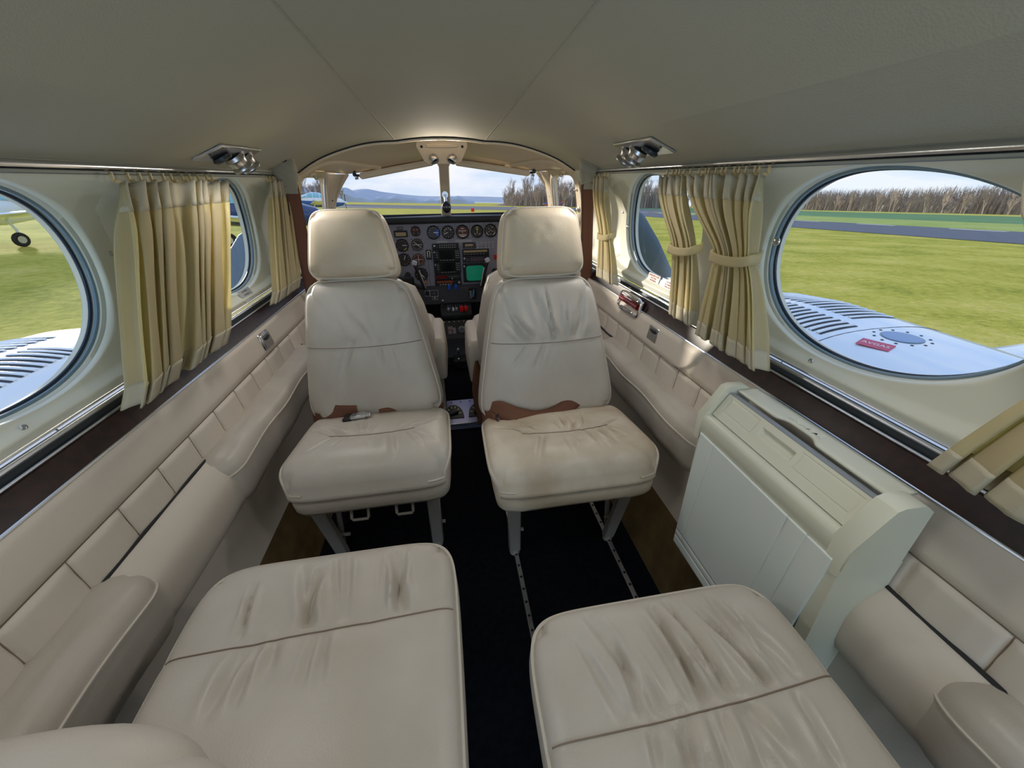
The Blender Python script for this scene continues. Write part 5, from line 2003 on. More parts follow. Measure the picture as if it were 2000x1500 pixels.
mb.build('gauge_marks', M['white'], g, smooth=False, xf=PD)
PD2 = frame((0.000, 2.292, 0.150), (1, 0, 0), (0, 0.55, 0.83))
mb = MB()
mb.box((-0.012, 0.012, 0.002), (0.030, 0.022, 0.004), None, 0.001)
mb.box((0.012, -0.006, 0.002), (0.020, 0.040, 0.004), None, 0.001)
mb.box((-0.014, -0.014, 0.002), (0.024, 0.024, 0.004), None, 0.001)
mb.build('annunciator', M['pinkgrey'], e, smooth=False, xf=PD2)
for k in range(5):
    mb = MB()
    mb.cyl((-0.045 + k * 0.03, 2.318, 0.194), (-0.045 + k * 0.03, 2.308, 0.198), 0.003, n=8)
    mb.build('lamp', M['white'], e)
for x in (0.103, 0.108):
    for k in range(4):
        mb = MB()
        mb.box((x, 2.300 - k * 0.012, 0.178 - k * 0.018), (0.010, 0.004, 0.003), None, 0.001)
        mb.build('toggle', M['placard'], e, smooth=False)
for x in (0.022, 0.070):
    mb = MB()
    mb.cyl((x, 2.055, 0.050), (x, 2.030, 0.115), 0.005, 0.004, 8)
    mb.sphere((x, 2.028, 0.122), (0.008, 0.008, 0.014), 12, 8)
    mb.sphere((x, 2.020, 0.070), 0.008, 10, 8)
    mb.build('trim_lever', M['alu'], e)
mb = MB()
mb.box((0.046, 2.07, 0.03), (0.11, 0.09, 0.06), None, 0.008)
mb.build('lever_base', M['black'], e)

# fuel selector plate on the floor between the rear-facing seats
e = thing('fuel_selector', 'lavender metal plate with two half round black dials on the aisle floor', 'fuel selector', (0.025, 1.49, 0.0))
mb = MB()
mb.prism([V(-0.085, 1.425, 0.0), V(-0.085, 1.425, 0.030), V(-0.085, 1.585, 0.055), V(-0.085, 1.585, 0.0)], V(0.22, 0, 0))
mb.build('plate', M['lavender'], e, smooth=False)
FP = frame((0.025, 1.505, 0.0430), (1, 0, 0), (0, 0.16, 0.025))
for i, x in enumerate((-0.052, 0.060)):
    mb = MB()
    out = [V(x + 0.046 * cos(t), -0.048 + 0.092 * sin(t), 0) for t in [pi * k / 20 for k in range(21)]]
    mb.prism(out, V(0, 0, 0.003))
    d = mb.build('dial', M['black'], e, xf=FP, smooth=False)
    mb = MB()
    for k in range(6):
        a = pi * (0.12 + 0.15 * k)
        mb.box((x + 0.033 * cos(a), -0.040 + 0.066 * sin(a), 0.0036), (0.012, 0.003, 0.0012), Matrix.Rotation(a, 3, 'Z'))
    mb.build('dial_marks', M['yellow'], d, xf=FP, smooth=False)
    mb = MB()
    mb.box((x, -0.020, 0.010), (0.045, 0.014, 0.012), Matrix.Rotation(0.3, 3, 'Z'), 0.004)
    mb.build('selector_handle', M['black'], d, xf=FP)
mb = MB()
for k in range(6):
    mb.cyl(FP @ V(-0.10 + k * 0.042, 0.066, 0.0), FP @ V(-0.10 + k * 0.042, 0.066, 0.002), 0.003, n=8)
mb.build('plate_screws', M['dark_metal'], e)
mb = MB()
mb.box((0.025, 1.422, 0.028), (0.22, 0.006, 0.010), None, 0.002)
mb.build('front_lip', M['alu'], e)
# ------------------------------------------------------------ the airfield
# The aircraft sits slightly nose up and rolled on its gear: the field has its own frame.
gn = V(0.0337, 0.0433, 0.9985).normalized()
gf = (V(0, 1, 0) - gn * gn.y).normalized()
gr = gf.cross(gn)
GO = V(0, 0, 0.97) - gn * 1.95
GM = Matrix(((gr.x, gf.x, gn.x, GO.x), (gr.y, gf.y, gn.y, GO.y), (gr.z, gf.z, gn.z, GO.z), (0, 0, 0, 1)))
def g2w(x, y, z=0.0):
    return GM @ V(x, y, z)

def grass_mat(name, a, b, c, scale):
    m = bpy.data.materials.new(name)
    m.use_nodes = True
    N, L = m.node_tree.nodes, m.node_tree.links
    bs = N['Principled BSDF']
    bs.inputs['Roughness'].default_value = 0.95
    bs.inputs['Specular IOR Level'].default_value = 0.05
    tc = N.new('ShaderNodeTexCoord')
    n1 = N.new('ShaderNodeTexNoise')
    n1.inputs['Scale'].default_value = scale
    n1.inputs['Detail'].default_value = 8
    n1.inputs['Roughness'].default_value = 0.7
    n2 = N.new('ShaderNodeTexNoise')
    n2.inputs['Scale'].default_value = scale * 0.08
    n2.inputs['Detail'].default_value = 3
    mx = N.new('ShaderNodeMix')
    mx.data_type = 'FLOAT'
    mx.inputs[0].default_value = 0.45
    r = N.new('ShaderNodeValToRGB')
    e = r.color_ramp.elements
    e[0].position, e[0].color = 0.36, a
    e[1].position, e[1].color = 0.50, b
    q = e.new(0.66)
    q.color = c
    L.new(tc.outputs['Object'], n1.inputs['Vector'])
    L.new(tc.outputs['Object'], n2.inputs['Vector'])
    L.new(n1.outputs['Fac'], mx.inputs[2])
    L.new(n2.outputs['Fac'], mx.inputs[3])
    L.new(mx.outputs[0], r.inputs['Fac'])
    L.new(r.outputs['Color'], bs.inputs['Base Color'])
    bp = N.new('ShaderNodeBump')
    bp.inputs['Strength'].default_value = 0.8
    bp.inputs['Distance'].default_value = 0.06
    L.new(n1.outputs['Fac'], bp.inputs['Height'])
    L.new(bp.outputs['Normal'], bs.inputs['Normal'])
    return m
M['grass'] = grass_mat('airfield_grass', srgb(140, 144, 56), srgb(184, 176, 78), srgb(212, 196, 112), 5.0)
M['crop'] = grass_mat('dark_green_crop', srgb(96, 128, 90), srgb(110, 142, 100), srgb(122, 152, 110), 1.2)
M['verge'] = grass_mat('pale_verge_grass', srgb(140, 156, 80), srgb(164, 176, 100), srgb(186, 190, 120), 2.0)
M['straw'] = grass_mat('straw_coloured_verge', srgb(176, 170, 80), srgb(196, 186, 92), srgb(206, 196, 110), 1.0)
M['asphalt'] = mat('runway_asphalt', srgb(84, 90, 104), 0.9, var=0.12, vscale=0.6)
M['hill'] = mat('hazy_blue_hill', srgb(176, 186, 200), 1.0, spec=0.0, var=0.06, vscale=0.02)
M['bark'] = mat('bare_winter_twigs', srgb(176, 160, 148), 0.95, spec=0.05, var=0.25, vscale=3)
M['evergreen'] = mat('evergreen_foliage', srgb(84, 100, 84), 0.95, spec=0.05, var=0.3, vscale=2)
M['wood_mass'] = mat('bare_winter_wood', srgb(168, 154, 142), 1.0, spec=0.0, col2=srgb(146, 138, 132), vscale=0.35, bump=1.0, bscale=0.9, bdist=0.8)
M['dark_blue_paint'] = mat('navy_blue_paint', srgb(36, 62, 112), 0.2, coat=0.5)
M['blue_paint'] = mat('bright_blue_paint', srgb(44, 92, 176), 0.25, coat=0.3)
M['orange_paint'] = mat('orange_paint', srgb(222, 120, 70), 0.4)
M['canopy'] = mat('pale_cyan_canopy', srgb(120, 190, 205), 0.1, spec=0.8, coat=0.6)

def strip_obj(name, x0, x1, y0, y1, z, m, n=8):
    mb = MB()
    mb.grid(lambda u, v: V(lerp(x0, x1, u), lerp(y0, y1, v), z), n, n)
    return struct(mb.build(name, m, xf=GM))
strip_obj('ground', -900, 900, -500, 1300, 0.0, M['grass'], 30)
strip_obj('runway', 37.5, 60, -300, 125, 0.03, M['asphalt'])
strip_obj('taxiway', -120, 96, 118, 205, 0.03, M['asphalt'])
strip_obj('verge', 60, 96, -300, 118, 0.02, M['verge'])
strip_obj('field', 96, 235, -300, 320, 0.02, M['crop'])
strip_obj('field_edge', 235, 330, -300, 320, 0.03, M['straw'])
mb = MB()
for i in range(16):
    y = -30 + i * 11
    mb.box((57.5, y, 0.05), (0.5, 5, 0.01))
struct(mb.build('runway_line', M['white'], smooth=False, xf=GM))

# hills on the horizon
rnd = random.Random(2)
def hill(name, pts, y, depth, m):
    mb = MB()
    x0, x1 = pts[0][0], pts[-1][0]
    def fn(u, v):
        x = lerp(x0, x1, u)
        h = cinterp(pts, x)
        return V(x, y + depth * v, max(-3, h * sin(pi * min(1, v * 0.5 + 0.02))))
    mb.grid(fn, 90, 8)
    return struct(mb.build(name, m, xf=GM))
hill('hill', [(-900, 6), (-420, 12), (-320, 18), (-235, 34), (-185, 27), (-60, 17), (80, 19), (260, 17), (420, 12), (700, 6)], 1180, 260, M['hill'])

# trees -------------------------------------------------------------
def bare_tree(seed, h, spread):
    rnd = random.Random(seed)
    mb = MB()
    def branch(p, d, l, r, depth):
        n = 3
        pts = [p]
        dd = d.copy()
        q = p.copy()
        for i in range(n):
            dd = (dd + V(rnd.uniform(-.18, .18), rnd.uniform(-.18, .18), 0.10)).normalized()
            q = q + dd * (l / n)
            pts.append(q.copy())
        mb.tube(pts, lambda t: r * (1 - 0.6 * t), 3 if depth else 5, caps=False)
        if depth >= 3:
            return
        k = (8, 6, 5)[depth]
        for i in range(k):
            t = rnd.uniform(0.3, 1.0)
            a = pts[min(n - 1, int(t * n))].lerp(pts[min(n, int(t * n) + 1)], (t * n) % 1)
            an = rnd.uniform(0, 2 * pi)
            up = rnd.uniform(0.5, 1.0)
            nd = (V(cos(an) * spread, sin(an) * spread, up) + dd * 0.5).normalized()
            branch(a, nd, l * rnd.uniform(0.42, 0.62), max(0.035, r * 0.42), depth + 1)
    branch(V(0, 0, 0), V(0, 0, 1), h * 0.55, h * 0.018, 0)
    return mb
protos = []
for s, h, sp in ((1, 11, .7), (2, 13, .55), (3, 10, .85), (4, 12, .6), (5, 9, .8)):
    protos.append(bare_tree(s, h, sp))
meshes = []
tree_n = 0
def plant(spots, label, group):
    global tree_n
    for i, (x, y, sc) in enumerate(spots):
        k = (i * 7 + tree_n) % 5
        if k >= len(meshes):
            k = len(meshes)
            o = protos[k].build('bare_tree', M['bark'], angle=60)
            meshes.append(o)
        else:
            o = meshes[k].copy()
            COL.objects.link(o)
        o.matrix_world = GM @ Matrix.Translation((x, y, -0.1)) @ Matrix.Rotation(i * 2.4, 4, 'Z') @ Matrix.Scale(sc, 4)
        tag(o, label, 'tree', group)
    tree_n += len(spots)
rr = random.Random(8)
plant([(38 + 8.0 * (i % 11) + rr.uniform(-1.5, 1.5) + 4 * ((i // 11) % 2), 218 + 9 * (i // 11) + rr.uniform(-1.5, 1.5), rr.uniform(1.1, 1.6)) for i in range(44)], 'bare winter tree of the grove ahead on the right, through the windshield', 'bare trees of the grove ahead')
plant([(-98 + 4.2 * (i % 13) + rr.uniform(-1, 1), 205 + 11 * (i // 13), rr.uniform(0.75, 1.3)) for i in range(36)], 'bare winter tree ahead on the left beyond the parked aeroplane', 'bare trees ahead on the left')
plant([(332 + 9 * (i % 2), -60 + i * 5.6 + rr.uniform(-1, 1), rr.uniform(1.2, 1.6)) for i in range(80)], 'bare winter tree at the wood edge across the runway on the right', 'bare trees across the runway')
def twigs(mb, spots, seed):
    rnd = random.Random(seed)
    for (x, y, h) in spots:
        p = V(x, y, 0)
        q = V(x + rnd.uniform(-1, 1), y + rnd.uniform(-1, 1), h)
        for k in range(3):
            t = rnd.uniform(0.25, 0.8)
            a = p.lerp(q, t)
            b = a + V(rnd.uniform(-2.2, 2.2), rnd.uniform(-2.2, 2.2), h * rnd.uniform(0.15, 0.32))
            mb.cyl(a, b, 0.16, 0.04, 3, caps=False)
        mb.cyl(p, q, rnd.uniform(0.18, 0.34), 0.05, 3, caps=False)
rt = random.Random(77)
# the wood behind the single trees
mb = MB()
def wood(u, v):
    y = lerp(-90, 470, u)
    n = sin(y * .31) * 1.2 + sin(y * .117 + 1) * 1.6 + sin(y * .83) * .7
    a = v * pi
    return V(362 + 16 * (1 - cos(a)) + n, y, max(-1, (10.5 + 0.6 * n) * sin(a) ** 0.6 if v < 1 else -1))
mb.grid(wood, 420, 10)
mb.cur = 1
twigs(mb, [(rt.uniform(354, 380), rt.uniform(-90, 470), rt.uniform(12, 18)) for i in range(4200)], 1)
tag(mb.build('distant_wood', [M['wood_mass'], M['bark']], xf=GM, angle=60), 'brown bare winter wood along the far side of the runway', 'wood', kind='stuff')
mb = MB()
def wood2(u, v):
    x = lerp(34, 170, u)
    n = sin(x * .41) * 1.0 + sin(x * .17 + 1) * 1.5 + sin(x * 1.1) * .6
    a = v * pi
    return V(x, 284 + 10 * (1 - cos(a)) + n, max(-1, (5.0 + 3.0 * sstep(34, 60, x) + 0.5 * n) * sstep(34, 62, x) * sin(a) ** 0.6 if v < 1 else -1))
mb.grid(wood2, 160, 10)
mb.cur = 1
twigs(mb, [(x, rt.uniform(266, 292), (7 + 6 * sstep(40, 75, x)) * rt.uniform(0.8, 1.2)) for x in [rt.uniform(42, 170) for i in range(900)]], 2)
tag(mb.build('distant_wood', [M['wood_mass'], M['bark']], xf=GM, angle=60), 'grey brown winter wood behind the grove ahead on the right', 'wood', kind='stuff')
mb = MB()
def wood3(u, v):
    x = lerp(-420, 34, u)
    n = sin(x * .11) * 2.0 + sin(x * .047 + 1) * 2.5 + sin(x * .4) * .9
    a = v * pi
    return V(x, 430 + 20 * (1 - cos(a)) + n, max(-1, (11 * sstep(34, -160, x) + 2.5 + n) * sin(a) ** 0.6 if v < 1 else -1))
mb.grid(wood3, 240, 8)
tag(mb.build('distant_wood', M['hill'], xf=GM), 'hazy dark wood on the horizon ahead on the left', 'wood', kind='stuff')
# left side backdrop of trees behind the parked aeroplanes
mb = MB()
def wood4(u, v):
    y = lerp(-40, 330, u)
    n = sin(y * .31) * 1.2 + sin(y * .117 + 1) * 1.6 + sin(y * .83) * .7
    a = v * pi
    return V(-120 - 14 * (1 - cos(a)) - n, y, max(-1, (11 + n) * sin(a) ** 0.6 if v < 1 else -1))
mb.grid(wood4, 260, 8)
tag(mb.build('distant_wood', M['wood_mass'], xf=GM), 'bare winter wood behind the parked aeroplanes on the left', 'wood', kind='stuff')

# ---------------------------------------------------- parked aeroplanes
def aeroplane(label, x, y, head, sc, low, top, twin=False, stripe=None, group=None):
    """light aeroplane, nose along local +X."""
    T = GM @ Matrix.Translation((x, y, 0)) @ Matrix.Rotation(head, 4, 'Z') @ Matrix.Scale(sc, 4)
    e = thing('aeroplane', label, 'aeroplane', tuple(T @ V(0, 0, 0)), group)
    st = [(3.6, 0.12, 0.12, 1.25), (3.3, 0.36, 0.36, 1.25), (2.6, 0.50, 0.52, 1.27), (1.6, 0.58, 0.62, 1.32), (0.6, 0.60, 0.66, 1.36), (-0.6, 0.58, 0.64, 1.38), (-1.8, 0.42, 0.46, 1.42), (-3.2, 0.22, 0.26, 1.50), (-4.2, 0.08, 0.14, 1.56)]
    def body(u, v):
        k = v * (len(st) - 1)
        i = min(len(st) - 2, int(k))
        t = k - i
        q = [lerp(st[i][j], st[i + 1][j], t) for j in range(4)]
        a = 2 * pi * u
        n = 2.5
        kk = (abs(cos(a)) ** n + abs(sin(a)) ** n) ** (-1 / n)
        return V(q[0], q[1] * cos(a) * kk, q[3] + q[2] * sin(a) * kk)
    mb = MB()
    nu, nv = 24, 24
    mb.grid(body, nu, nv, cu=True)
    mb.m = []
    for j in range(nv):
        for i in range(nu):
            mb.m.append(1 if 2 * pi * (i + .5) / nu < pi * 0.97 and 2 * pi * (i + .5) / nu > pi * 0.03 else 0)
    mb.build('fuselage', [M[low], M[top]], e, xf=T)
    mb = MB()
    def can(u, v):
        a = pi * u
        xx = lerp(1.75, -1.15, v)
        hh = interp([(0, 0.02), (0.28, 0.50), (0.6, 0.54), (1, 0.04)], v)
        return V(xx, 0.56 * cos(a), 1.72 + hh * sin(a) ** 0.8)
    mb.grid(can, 16, 14)
    c = mb.build('canopy', M['canopy'], e, xf=T)
    mb = MB()
    for v in (0.30, 0.55, 0.78):
        mb.tube([can(i / 14, v) for i in range(15)], 0.035, 5)
    mb.tube([can(0.5, i / 10) for i in range(11)], 0.04, 5)
    mb.build('canopy_frame', M[top], c, xf=T)
    for s in (-1, 1):
        def wing(u, v, s=s):
            span = lerp(0.4, 5.3, u)
            ch = lerp(1.7, 1.1, u)
            a = 2 * pi * v
            return V(0.55 + ch * 0.5 * cos(a) - 0.12 * u, s * span, 1.02 + 0.42 * u + 0.11 * (1.2 - u * .5) * sin(a))
        mb = MB()
        mb.grid(wing, 12, 18, cv=True)
        mb.f.append(tuple(12 + 13 * k for k in range(18)))
        mb.m.append(0)
        w = mb.build('wing', M['whitepaint'], e, xf=T)
        mb = MB()
        for k in range(4):
            mb.box((-0.02 - k * 0.05, s * 2.9, 1.36 + k * 0.0), (0.025, 3.4, 0.02), Matrix.Rotation(s * 0.085, 3, 'X'))
        mb.build('flap_lines', M['dark_blue_paint'], w, smooth=False, xf=T)
        def tail(u, v, s=s):
            a = 2 * pi * v
            return V(-3.75 + lerp(0.42, 0.26, u) * cos(a) - 0.1 * u, s * lerp(0.05, 1.7, u), 1.62 + 0.04 * sin(a))
        mb = MB()
        mb.grid(tail, 6, 14, cv=True)
        mb.build('tailplane', M[top], e, xf=T)
        # main gear
        mb = MB()
        mb.tube([(0.15, s * 1.55, 1.05), (0.02, s * 1.62, 0.62), (0.10, s * 1.66, 0.27)], 0.05, 8)
        lg = mb.build('landing_gear_leg', M['whitepaint'], e, xf=T)
        mb = MB()
        mb.tube([(0.10 + 0.20 * cos(k * pi / 10), s * 1.74, 0.27 + 0.20 * sin(k * pi / 10)) for k in range(20)], 0.08, 8, closed=True)
        wl = mb.build('wheel', M['rubber'], e, xf=T)
        mb = MB()
        mb.cyl((0.10, s * 1.68, 0.27), (0.10, s * 1.82, 0.27), 0.14, n=18)
        mb.build('hub', M['alu'], wl, xf=T)
        if twin:
            mb = MB()
            mb.sphere((1.25, s * 1.9, 1.20), (1.3, 0.40, 0.36), 18, 12)
            mb.build('engine_nacelle', M[top], e, xf=T)
    mb = MB()
    mb.prism([V(-3.0, -0.05, 1.65), V(-4.3, -0.05, 1.65), V(-4.55, -0.05, 2.75), V(-4.0, -0.05, 2.75)], V(0, 0.10, 0))
    mb.build('tail_fin', M[stripe or low], e, smooth=False, xf=T)
    mb = MB()
    mb.tube([(2.75, 0, 0.95), (2.80, 0, 0.60), (2.92, 0, 0.25)], 0.05, 8)
    mb.build('nose_leg', M['whitepaint'], e, xf=T)
    mb = MB()
    mb.tube([(2.92 + 0.17 * cos(k * pi / 10), 0.0, 0.24 + 0.17 * sin(k * pi / 10)) for k in range(20)], 0.075, 8, closed=True)
    wl = mb.build('nose_wheel', M['rubber'], e, xf=T)
    mb = MB()
    mb.cyl((2.92, -0.07, 0.24), (2.92, 0.07, 0.24), 0.12, n=18)
    mb.build('hub', M['alu'], wl, xf=T)
    mb = MB()
    mb.lathe([(0.16, 0), (0.13, 0.15), (0.05, 0.30), (0.01, 0.33)], Matrix.Translation((3.58, 0, 1.25)) @ Matrix.Rotation(pi / 2, 4, 'Y'), 16)
    sp = mb.build('spinner', M['whitepaint'], e, xf=T)
    for s in (-1, 1):
        mb = MB()
        mb.box((3.68, 0, 1.25 + s * 0.48), (0.03, 0.14, 0.85), Matrix.Rotation(0.4 * s, 3, 'Z'), 0.01)
        mb.build('propeller_blade', M['rubber'], sp, xf=T)
    return e
aeroplane('navy and white parked aeroplane with a cyan canopy, seen through the front left window', -9.1, 21.4, radians(-4), 1.0, 'dark_blue_paint', 'dark_blue_paint', stripe='whitepaint')
aeroplane('white parked aeroplane with striped wing flaps, seen through the nearer left window', -18.5, 20.4, radians(250), 1.0, 'whitepaint', 'whitepaint', stripe='blue_paint')
aeroplane('blue and white parked aeroplane ahead on the left, seen through the windshield', -18.5, 66, radians(20), 1.25, 'blue_paint', 'whitepaint')
aeroplane('small orange and blue aeroplane far ahead on the right before the grove', 55, 205, radians(160), 1.25, 'orange_paint', 'blue_paint')
# red runway marker ahead
e = thing('runway_marker', 'tiny red and white marker standing in the grass ahead', 'marker', tuple(g2w(6.8, 92)))
mb = MB()
mb.box((6.8, 92, 0.35), (0.7, 0.1, 0.7))
mb.build('board', M['red'], e, smooth=False, xf=GM)

# ------------------------------------------- this aircraft's own engines
NX, NW, NH, NZ = 1.63, 0.49, 0.35, 0.10
def nac_top(side, x, y):
    c = CX + side * NX
    d = abs(x - c) / NW
    d = min(d, 0.9999)
    k = nac_k(y)
    return NZ + NH * k * (1 - (d) ** 2.6) ** (1 / 2.6)
def nac_k(y):
    return interp([(-0.8, 0.55), (0.0, 0.88), (0.8, 0.985), (1.5, 1.0), (1.95, 0.86), (2.15, 0.60), (2.22, 0.42)], y)
for side in (-1, 1):
    c = CX + side * NX
    e = thing('engine_nacelle', 'white engine nacelle with louvres outside the near left window' if side < 0 else 'white engine nacelle with a round cap and red sticker outside the near right window', 'engine nacelle', (c, 1.0, -0.25))
    def body(u, v):
        a = 2 * pi * u
        n = 2.6
        kk = (abs(cos(a)) ** n + abs(sin(a)) ** n) ** (-1 / n)
        y = lerp(-0.8, 2.22, v)
        k = nac_k(y)
        return (c + NW * (0.35 + 0.65 * k) * cos(a) * kk, y, NZ + NH * k * sin(a) * kk)
    mb = MB()
    mb.grid(body, 72, 60, cu=True)
    mb.f.append(tuple(range(len(mb.v) - 72, len(mb.v))))
    mb.m.append(0)
    mb.build('cowling', M['whitepaint'], e, angle=60)
    for bank, (h0, h1, ya, yb, n) in enumerate(((NX - 0.02, NX + 0.20, 1.28, 1.74, 13), (NX - 0.24, NX - 0.08, 1.20, 1.56, 11))):
        mb = MB()
        for i in range(n):
            y = lerp(ya, yb, i / (n - 1))
            for r in (0,):
                P_ = []
                for k in range(9):
                    h = lerp(h0, h1, k / 8)
                    x = CX + side * h
                    P_.append((x, nac_top(side, x, y)))
                vs = []
                for (x, z) in P_:
                    vs.append((x, y - 0.007, z + 0.0012))
                    vs.append((x, y + 0.007, z + 0.0020))
                mb.add(vs, [(2 * k, 2 * k + 1, 2 * k + 3, 2 * k + 2) for k in range(8)])
        mb.build('louvre_slots', M['slot'], e, smooth=False)
        mb = MB()
        for i in range(n):
            y = lerp(ya, yb, i / (n - 1)) + 0.010
            mb.tube([(CX + side * lerp(h0, h1, k / 8), y, nac_top(side, CX + side * lerp(h0, h1, k / 8), y) + 0.002 * sin(pi * k / 8)) for k in range(9)], 0.0065, 6)
        mb.build('louvre_lips', M['whitepaint'], e)
    # panel joint
    mb = MB()
    mb.tube([(CX + side * lerp(NX - 0.46, NX + 0.44, k / 24), 1.16, nac_top(side, CX + side * lerp(NX - 0.46, NX + 0.44, k / 24), 1.16) - 0.0006) for k in range(25)], 0.002, 5)
    mb.tube([(CX + side * (NX + 0.34), lerp(0.2, 1.2, k / 10), nac_top(side, CX + side * (NX + 0.34), lerp(0.2, 1.2, k / 10))) for k in range(11)], 0.002, 5)
    mb.build('panel_joint', M['slot'], e)
    if side > 0:
        cx_, cy_ = 1.615, 1.066
        def disc(r, up, nm, m, n=40):
            mb = MB()
            mb.grid(lambda u, v: (cx_ + r * (1 - v) * cos(2 * pi * u) * 1.0, cy_ + r * (1 - v) * sin(2 * pi * u), nac_top(1, cx_ + r * (1 - v) * cos(2 * pi * u), cy_) + up), n, 3, cu=True)
            return mb.build(nm, M[m], e)
        disc(0.062, 0.0012, 'filler_rim', 'seal')
        disc(0.057, 0.0020, 'filler_cap', 'fillblue')
        for k in range(12):
            a = 2 * pi * k / 12
            mb = MB()
            x, y = cx_ + 0.084 * cos(a), cy_ + 0.078 * sin(a)
            mb.lathe([(0.0055, 0), (0.004, 0.0018)], Matrix.Translation((x, y, nac_top(1, x, y))), 8)
            mb.build('cap_screw', M['slot'], e)
        sx, sy = 1.474, 1.040
        F = frame((sx, sy, nac_top(1, sx, sy) + 0.003), (0.35, -0.9, 0.01), (0.9, 0.35, 0.13))
        mb = MB()
        mb.box((0, 0, 0), (0.095, 0.058, 0.0015))
        mb.build('fuel_sticker', M['sticker'], e, smooth=False, xf=F)
        text('AVGAS', 0.026, F @ Matrix.Translation((0, 0, 0.0012)), M['white'], e)
    # wing
    def wing(u, v):
        a = 2 * pi * v
        h = lerp(0.78, 5.6, u)
        ch = lerp(1.75, 1.2, u)
        z = 0.21 + 0.09 * max(0, h - 1.6)
        return (CX + side * h, 0.47 + ch * 0.5 * cos(a) - 0.02 * h, z + 0.13 * sin(a) * (1 - 0.45 * u) * (0.9 + 0.25 * cos(a)))
    mb = MB()
    mb.grid(wing, 30, 36, cv=True)
    w = mb.build('wing', M['whitepaint'], e)
    mb = MB()
    for k in range(14):
        h = 2.25 + k * 0.12
        z = 0.21 + 0.09 * max(0, h - 1.6)
        mb.sphere((CX + side * h, 0.47 + 0.55, z + 0.125), (0.010, 0.010, 0.005), 8, 5)
    mb.build('rivets', M['alu'], w)
    # propeller
    p = thing('propeller', 'grey blue propeller blades seen through the front left window' if side < 0 else 'grey blue propeller blade seen through the front right window', 'propeller', (CX + side * NX, 2.32, 0.0))
    hub = V(CX + side * 1.60, 2.34, 0.0)
    mb = MB()
    mb.lathe([(0.17, 0), (0.16, 0.10), (0.11, 0.26), (0.03, 0.36), (0.004, 0.37)], frame(hub - V(0, 0.10, 0), (1, 0, 0), (0, 0, -1)), 24)
    mb.build('spinner', M['whitepaint'], p)
    a0 = atan2(0.83, -0.53) if side > 0 else atan2(0.76, 0.60)
    for k in range(3):
        a = a0 + k * 2 * pi / 3
        d = V(cos(a), 0, sin(a))
        t_ = V(-sin(a), 0, cos(a))
        mb = MB()
        def blade(u, v):
            r = lerp(0.10, 0.96, v)
            w = interp([(0, 0.05), (0.15, 0.055), (0.45, 0.078), (0.7, 0.072), (0.92, 0.05), (1, 0.012)], v)
            tw = lerp(0.9, 0.35, v)
            an = 2 * pi * u
            c_, s_ = cos(an) * w, sin(an) * 0.010
            return hub + d * r + t_ * (c_ * cos(tw) - s_ * sin(tw)) + V(0, 1, 0) * (c_ * sin(tw) + s_ * cos(tw))
        mb.grid(blade, 16, 24, cu=True)
        mb.build('blade', M['prop'], p)
# --------------------------------------------------------------- daylight
w = bpy.data.worlds.new('sky')
S.world = w
w.use_nodes = True
N, L = w.node_tree.nodes, w.node_tree.links
bg = N['Background']
tc = N.new('ShaderNodeTexCoord')
dot = N.new('ShaderNodeVectorMath')
dot.operation = 'DOT_PRODUCT'
dot.inputs[1].default_value = tuple(gn)
L.new(tc.outputs['Generated'], dot.inputs[0])
ramp = N.new('ShaderNodeValToRGB')
e = ramp.color_ramp.elements
e[0].position, e[0].color = 0.0, (0.74, 0.82, 0.96, 1)
e[1].position, e[1].color = 0.34, (0.20, 0.46, 1.0, 1)
q = e.new(0.10)
q.color = (0.56, 0.74, 1.0, 1)
L.new(dot.outputs['Value'], ramp.inputs['Fac'])
mp = N.new('ShaderNodeMapping')
mp.inputs['Scale'].default_value = (3.0, 3.0, 11.0)
L.new(tc.outputs['Generated'], mp.inputs['Vector'])
cl = N.new('ShaderNodeTexNoise')
cl.inputs['Scale'].default_value = 1.6
cl.inputs['Detail'].default_value = 8
cl.inputs['Roughness'].default_value = 0.55
L.new(mp.outputs['Vector'], cl.inputs['Vector'])
cr_ = N.new('ShaderNodeValToRGB')
cr_.color_ramp.elements[0].position = 0.40
cr_.color_ramp.elements[1].position = 0.60
L.new(cl.outputs['Fac'], cr_.inputs['Fac'])
mx = N.new('ShaderNodeMix')
mx.data_type = 'RGBA'
L.new(cr_.outputs['Color'], mx.inputs[0])
L.new(ramp.outputs['Color'], mx.inputs[6])
mx.inputs[7].default_value = (0.96, 0.96, 1.0, 1)
L.new(mx.outputs[2], bg.inputs['Color'])
bg.inputs['Strength'].default_value = 1.06

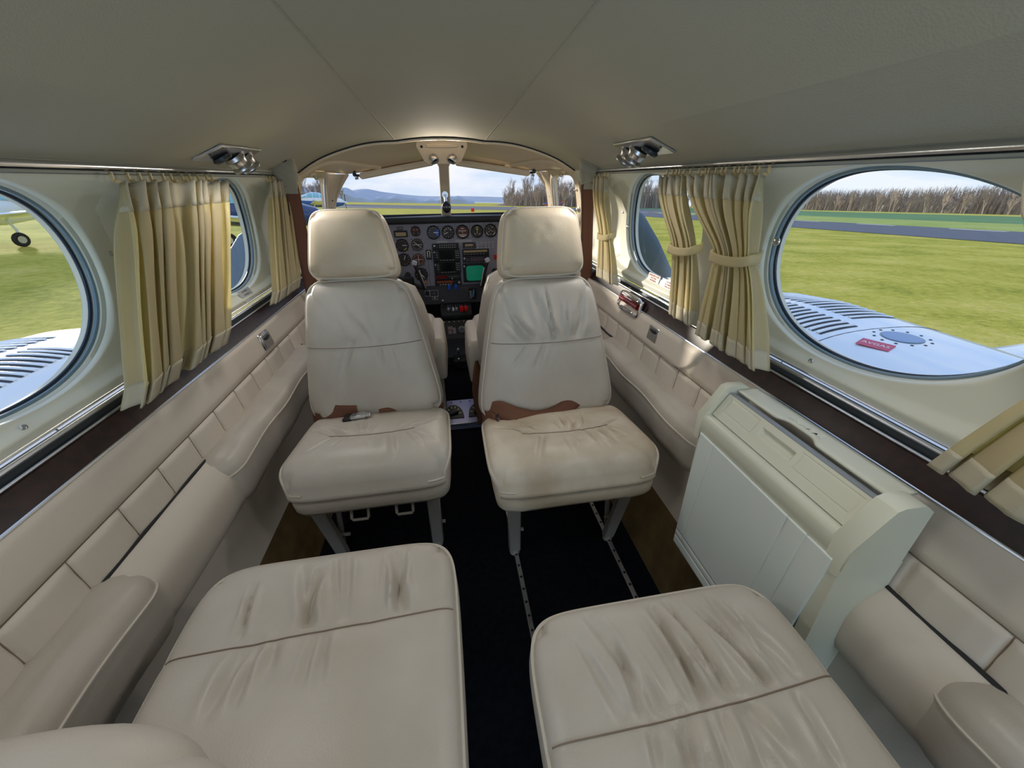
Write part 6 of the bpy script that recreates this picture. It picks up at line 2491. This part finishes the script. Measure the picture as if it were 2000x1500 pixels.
def lamp(name, kind, loc, energy, color=(1, 1, 1), **kw):
    d = bpy.data.lights.new(name, kind)
    d.energy = energy
    d.color = color
    for k, v in kw.items():
        setattr(d, k, v)
    o = bpy.data.objects.new(name, d)
    o.location = loc
    COL.objects.link(o)
    return o
az, el = radians(-42), radians(8.5)
sd = GM.to_3x3() @ V(sin(az) * cos(el), cos(az) * cos(el), sin(el))
sun = lamp('sun', 'SUN', tuple(sd * 20), 5.2, (1.0, 0.90, 0.74), angle=radians(3.0))
sun.rotation_euler = sd.to_track_quat('Z', 'Y').to_euler()
# fill light added behind the camera
door = lamp('aft_fill_light', 'AREA', (-0.05, -1.25, 0.80), 15.0, (0.54, 0.75, 1.0), shape='RECTANGLE', size=1.05, size_y=0.8)
door.rotation_euler = Euler((radians(80), 0, 0))
# fill lights added below the ceiling to even out the cabin brightness
for i, (x, y, z, en) in enumerate(((-0.40, 1.10, 1.02, 0.8), (0.40, 1.00, 1.02, 0.8), (-0.40, 0.30, 1.05, 0.7), (0.42, 0.25, 1.05, 0.7))):
    o = lamp('cabin_fill_light', 'AREA', (x, y, z), en, (1.0, 0.97, 0.94), shape='DISK', size=0.10)
    o.rotation_euler = Euler((radians(-8), radians(-18 if x < 0 else 18), 0))
for x in (-0.02, 0.07):  # fill added by the map lamps, aimed aft to brighten the forward ceiling
    o = lamp('console_fill_light', 'AREA', (x, 1.94, 1.04), 0.55, (1.0, 0.88, 0.74), shape='DISK', size=0.05)
    o.rotation_euler = Euler((radians(-72), 0, 0))

# ---------------------------------------------------------------- camera
cam = bpy.data.cameras.new('camera')
cam.sensor_fit = 'HORIZONTAL'
cam.sensor_width = 36.0
cam.lens = 751 / 2000 * 36.0
cam.clip_start = 0.02
cam.clip_end = 4000
co = bpy.data.objects.new('camera', cam)
COL.objects.link(co)
R3 = Matrix(((0.9863, 0.0863, -0.1408), (-0.1648, 0.4619, -0.8715), (-0.0102, 0.8827, 0.4697)))
co.matrix_world = Matrix.Translation((0, 0, 0.97)) @ R3.to_4x4()
S.camera = co
S.view_settings.view_transform = 'Standard'
S.view_settings.look = 'None'
S.view_settings.gamma = 1.0
S.view_settings.use_curve_mapping = False
S.view_settings.exposure = 0.0
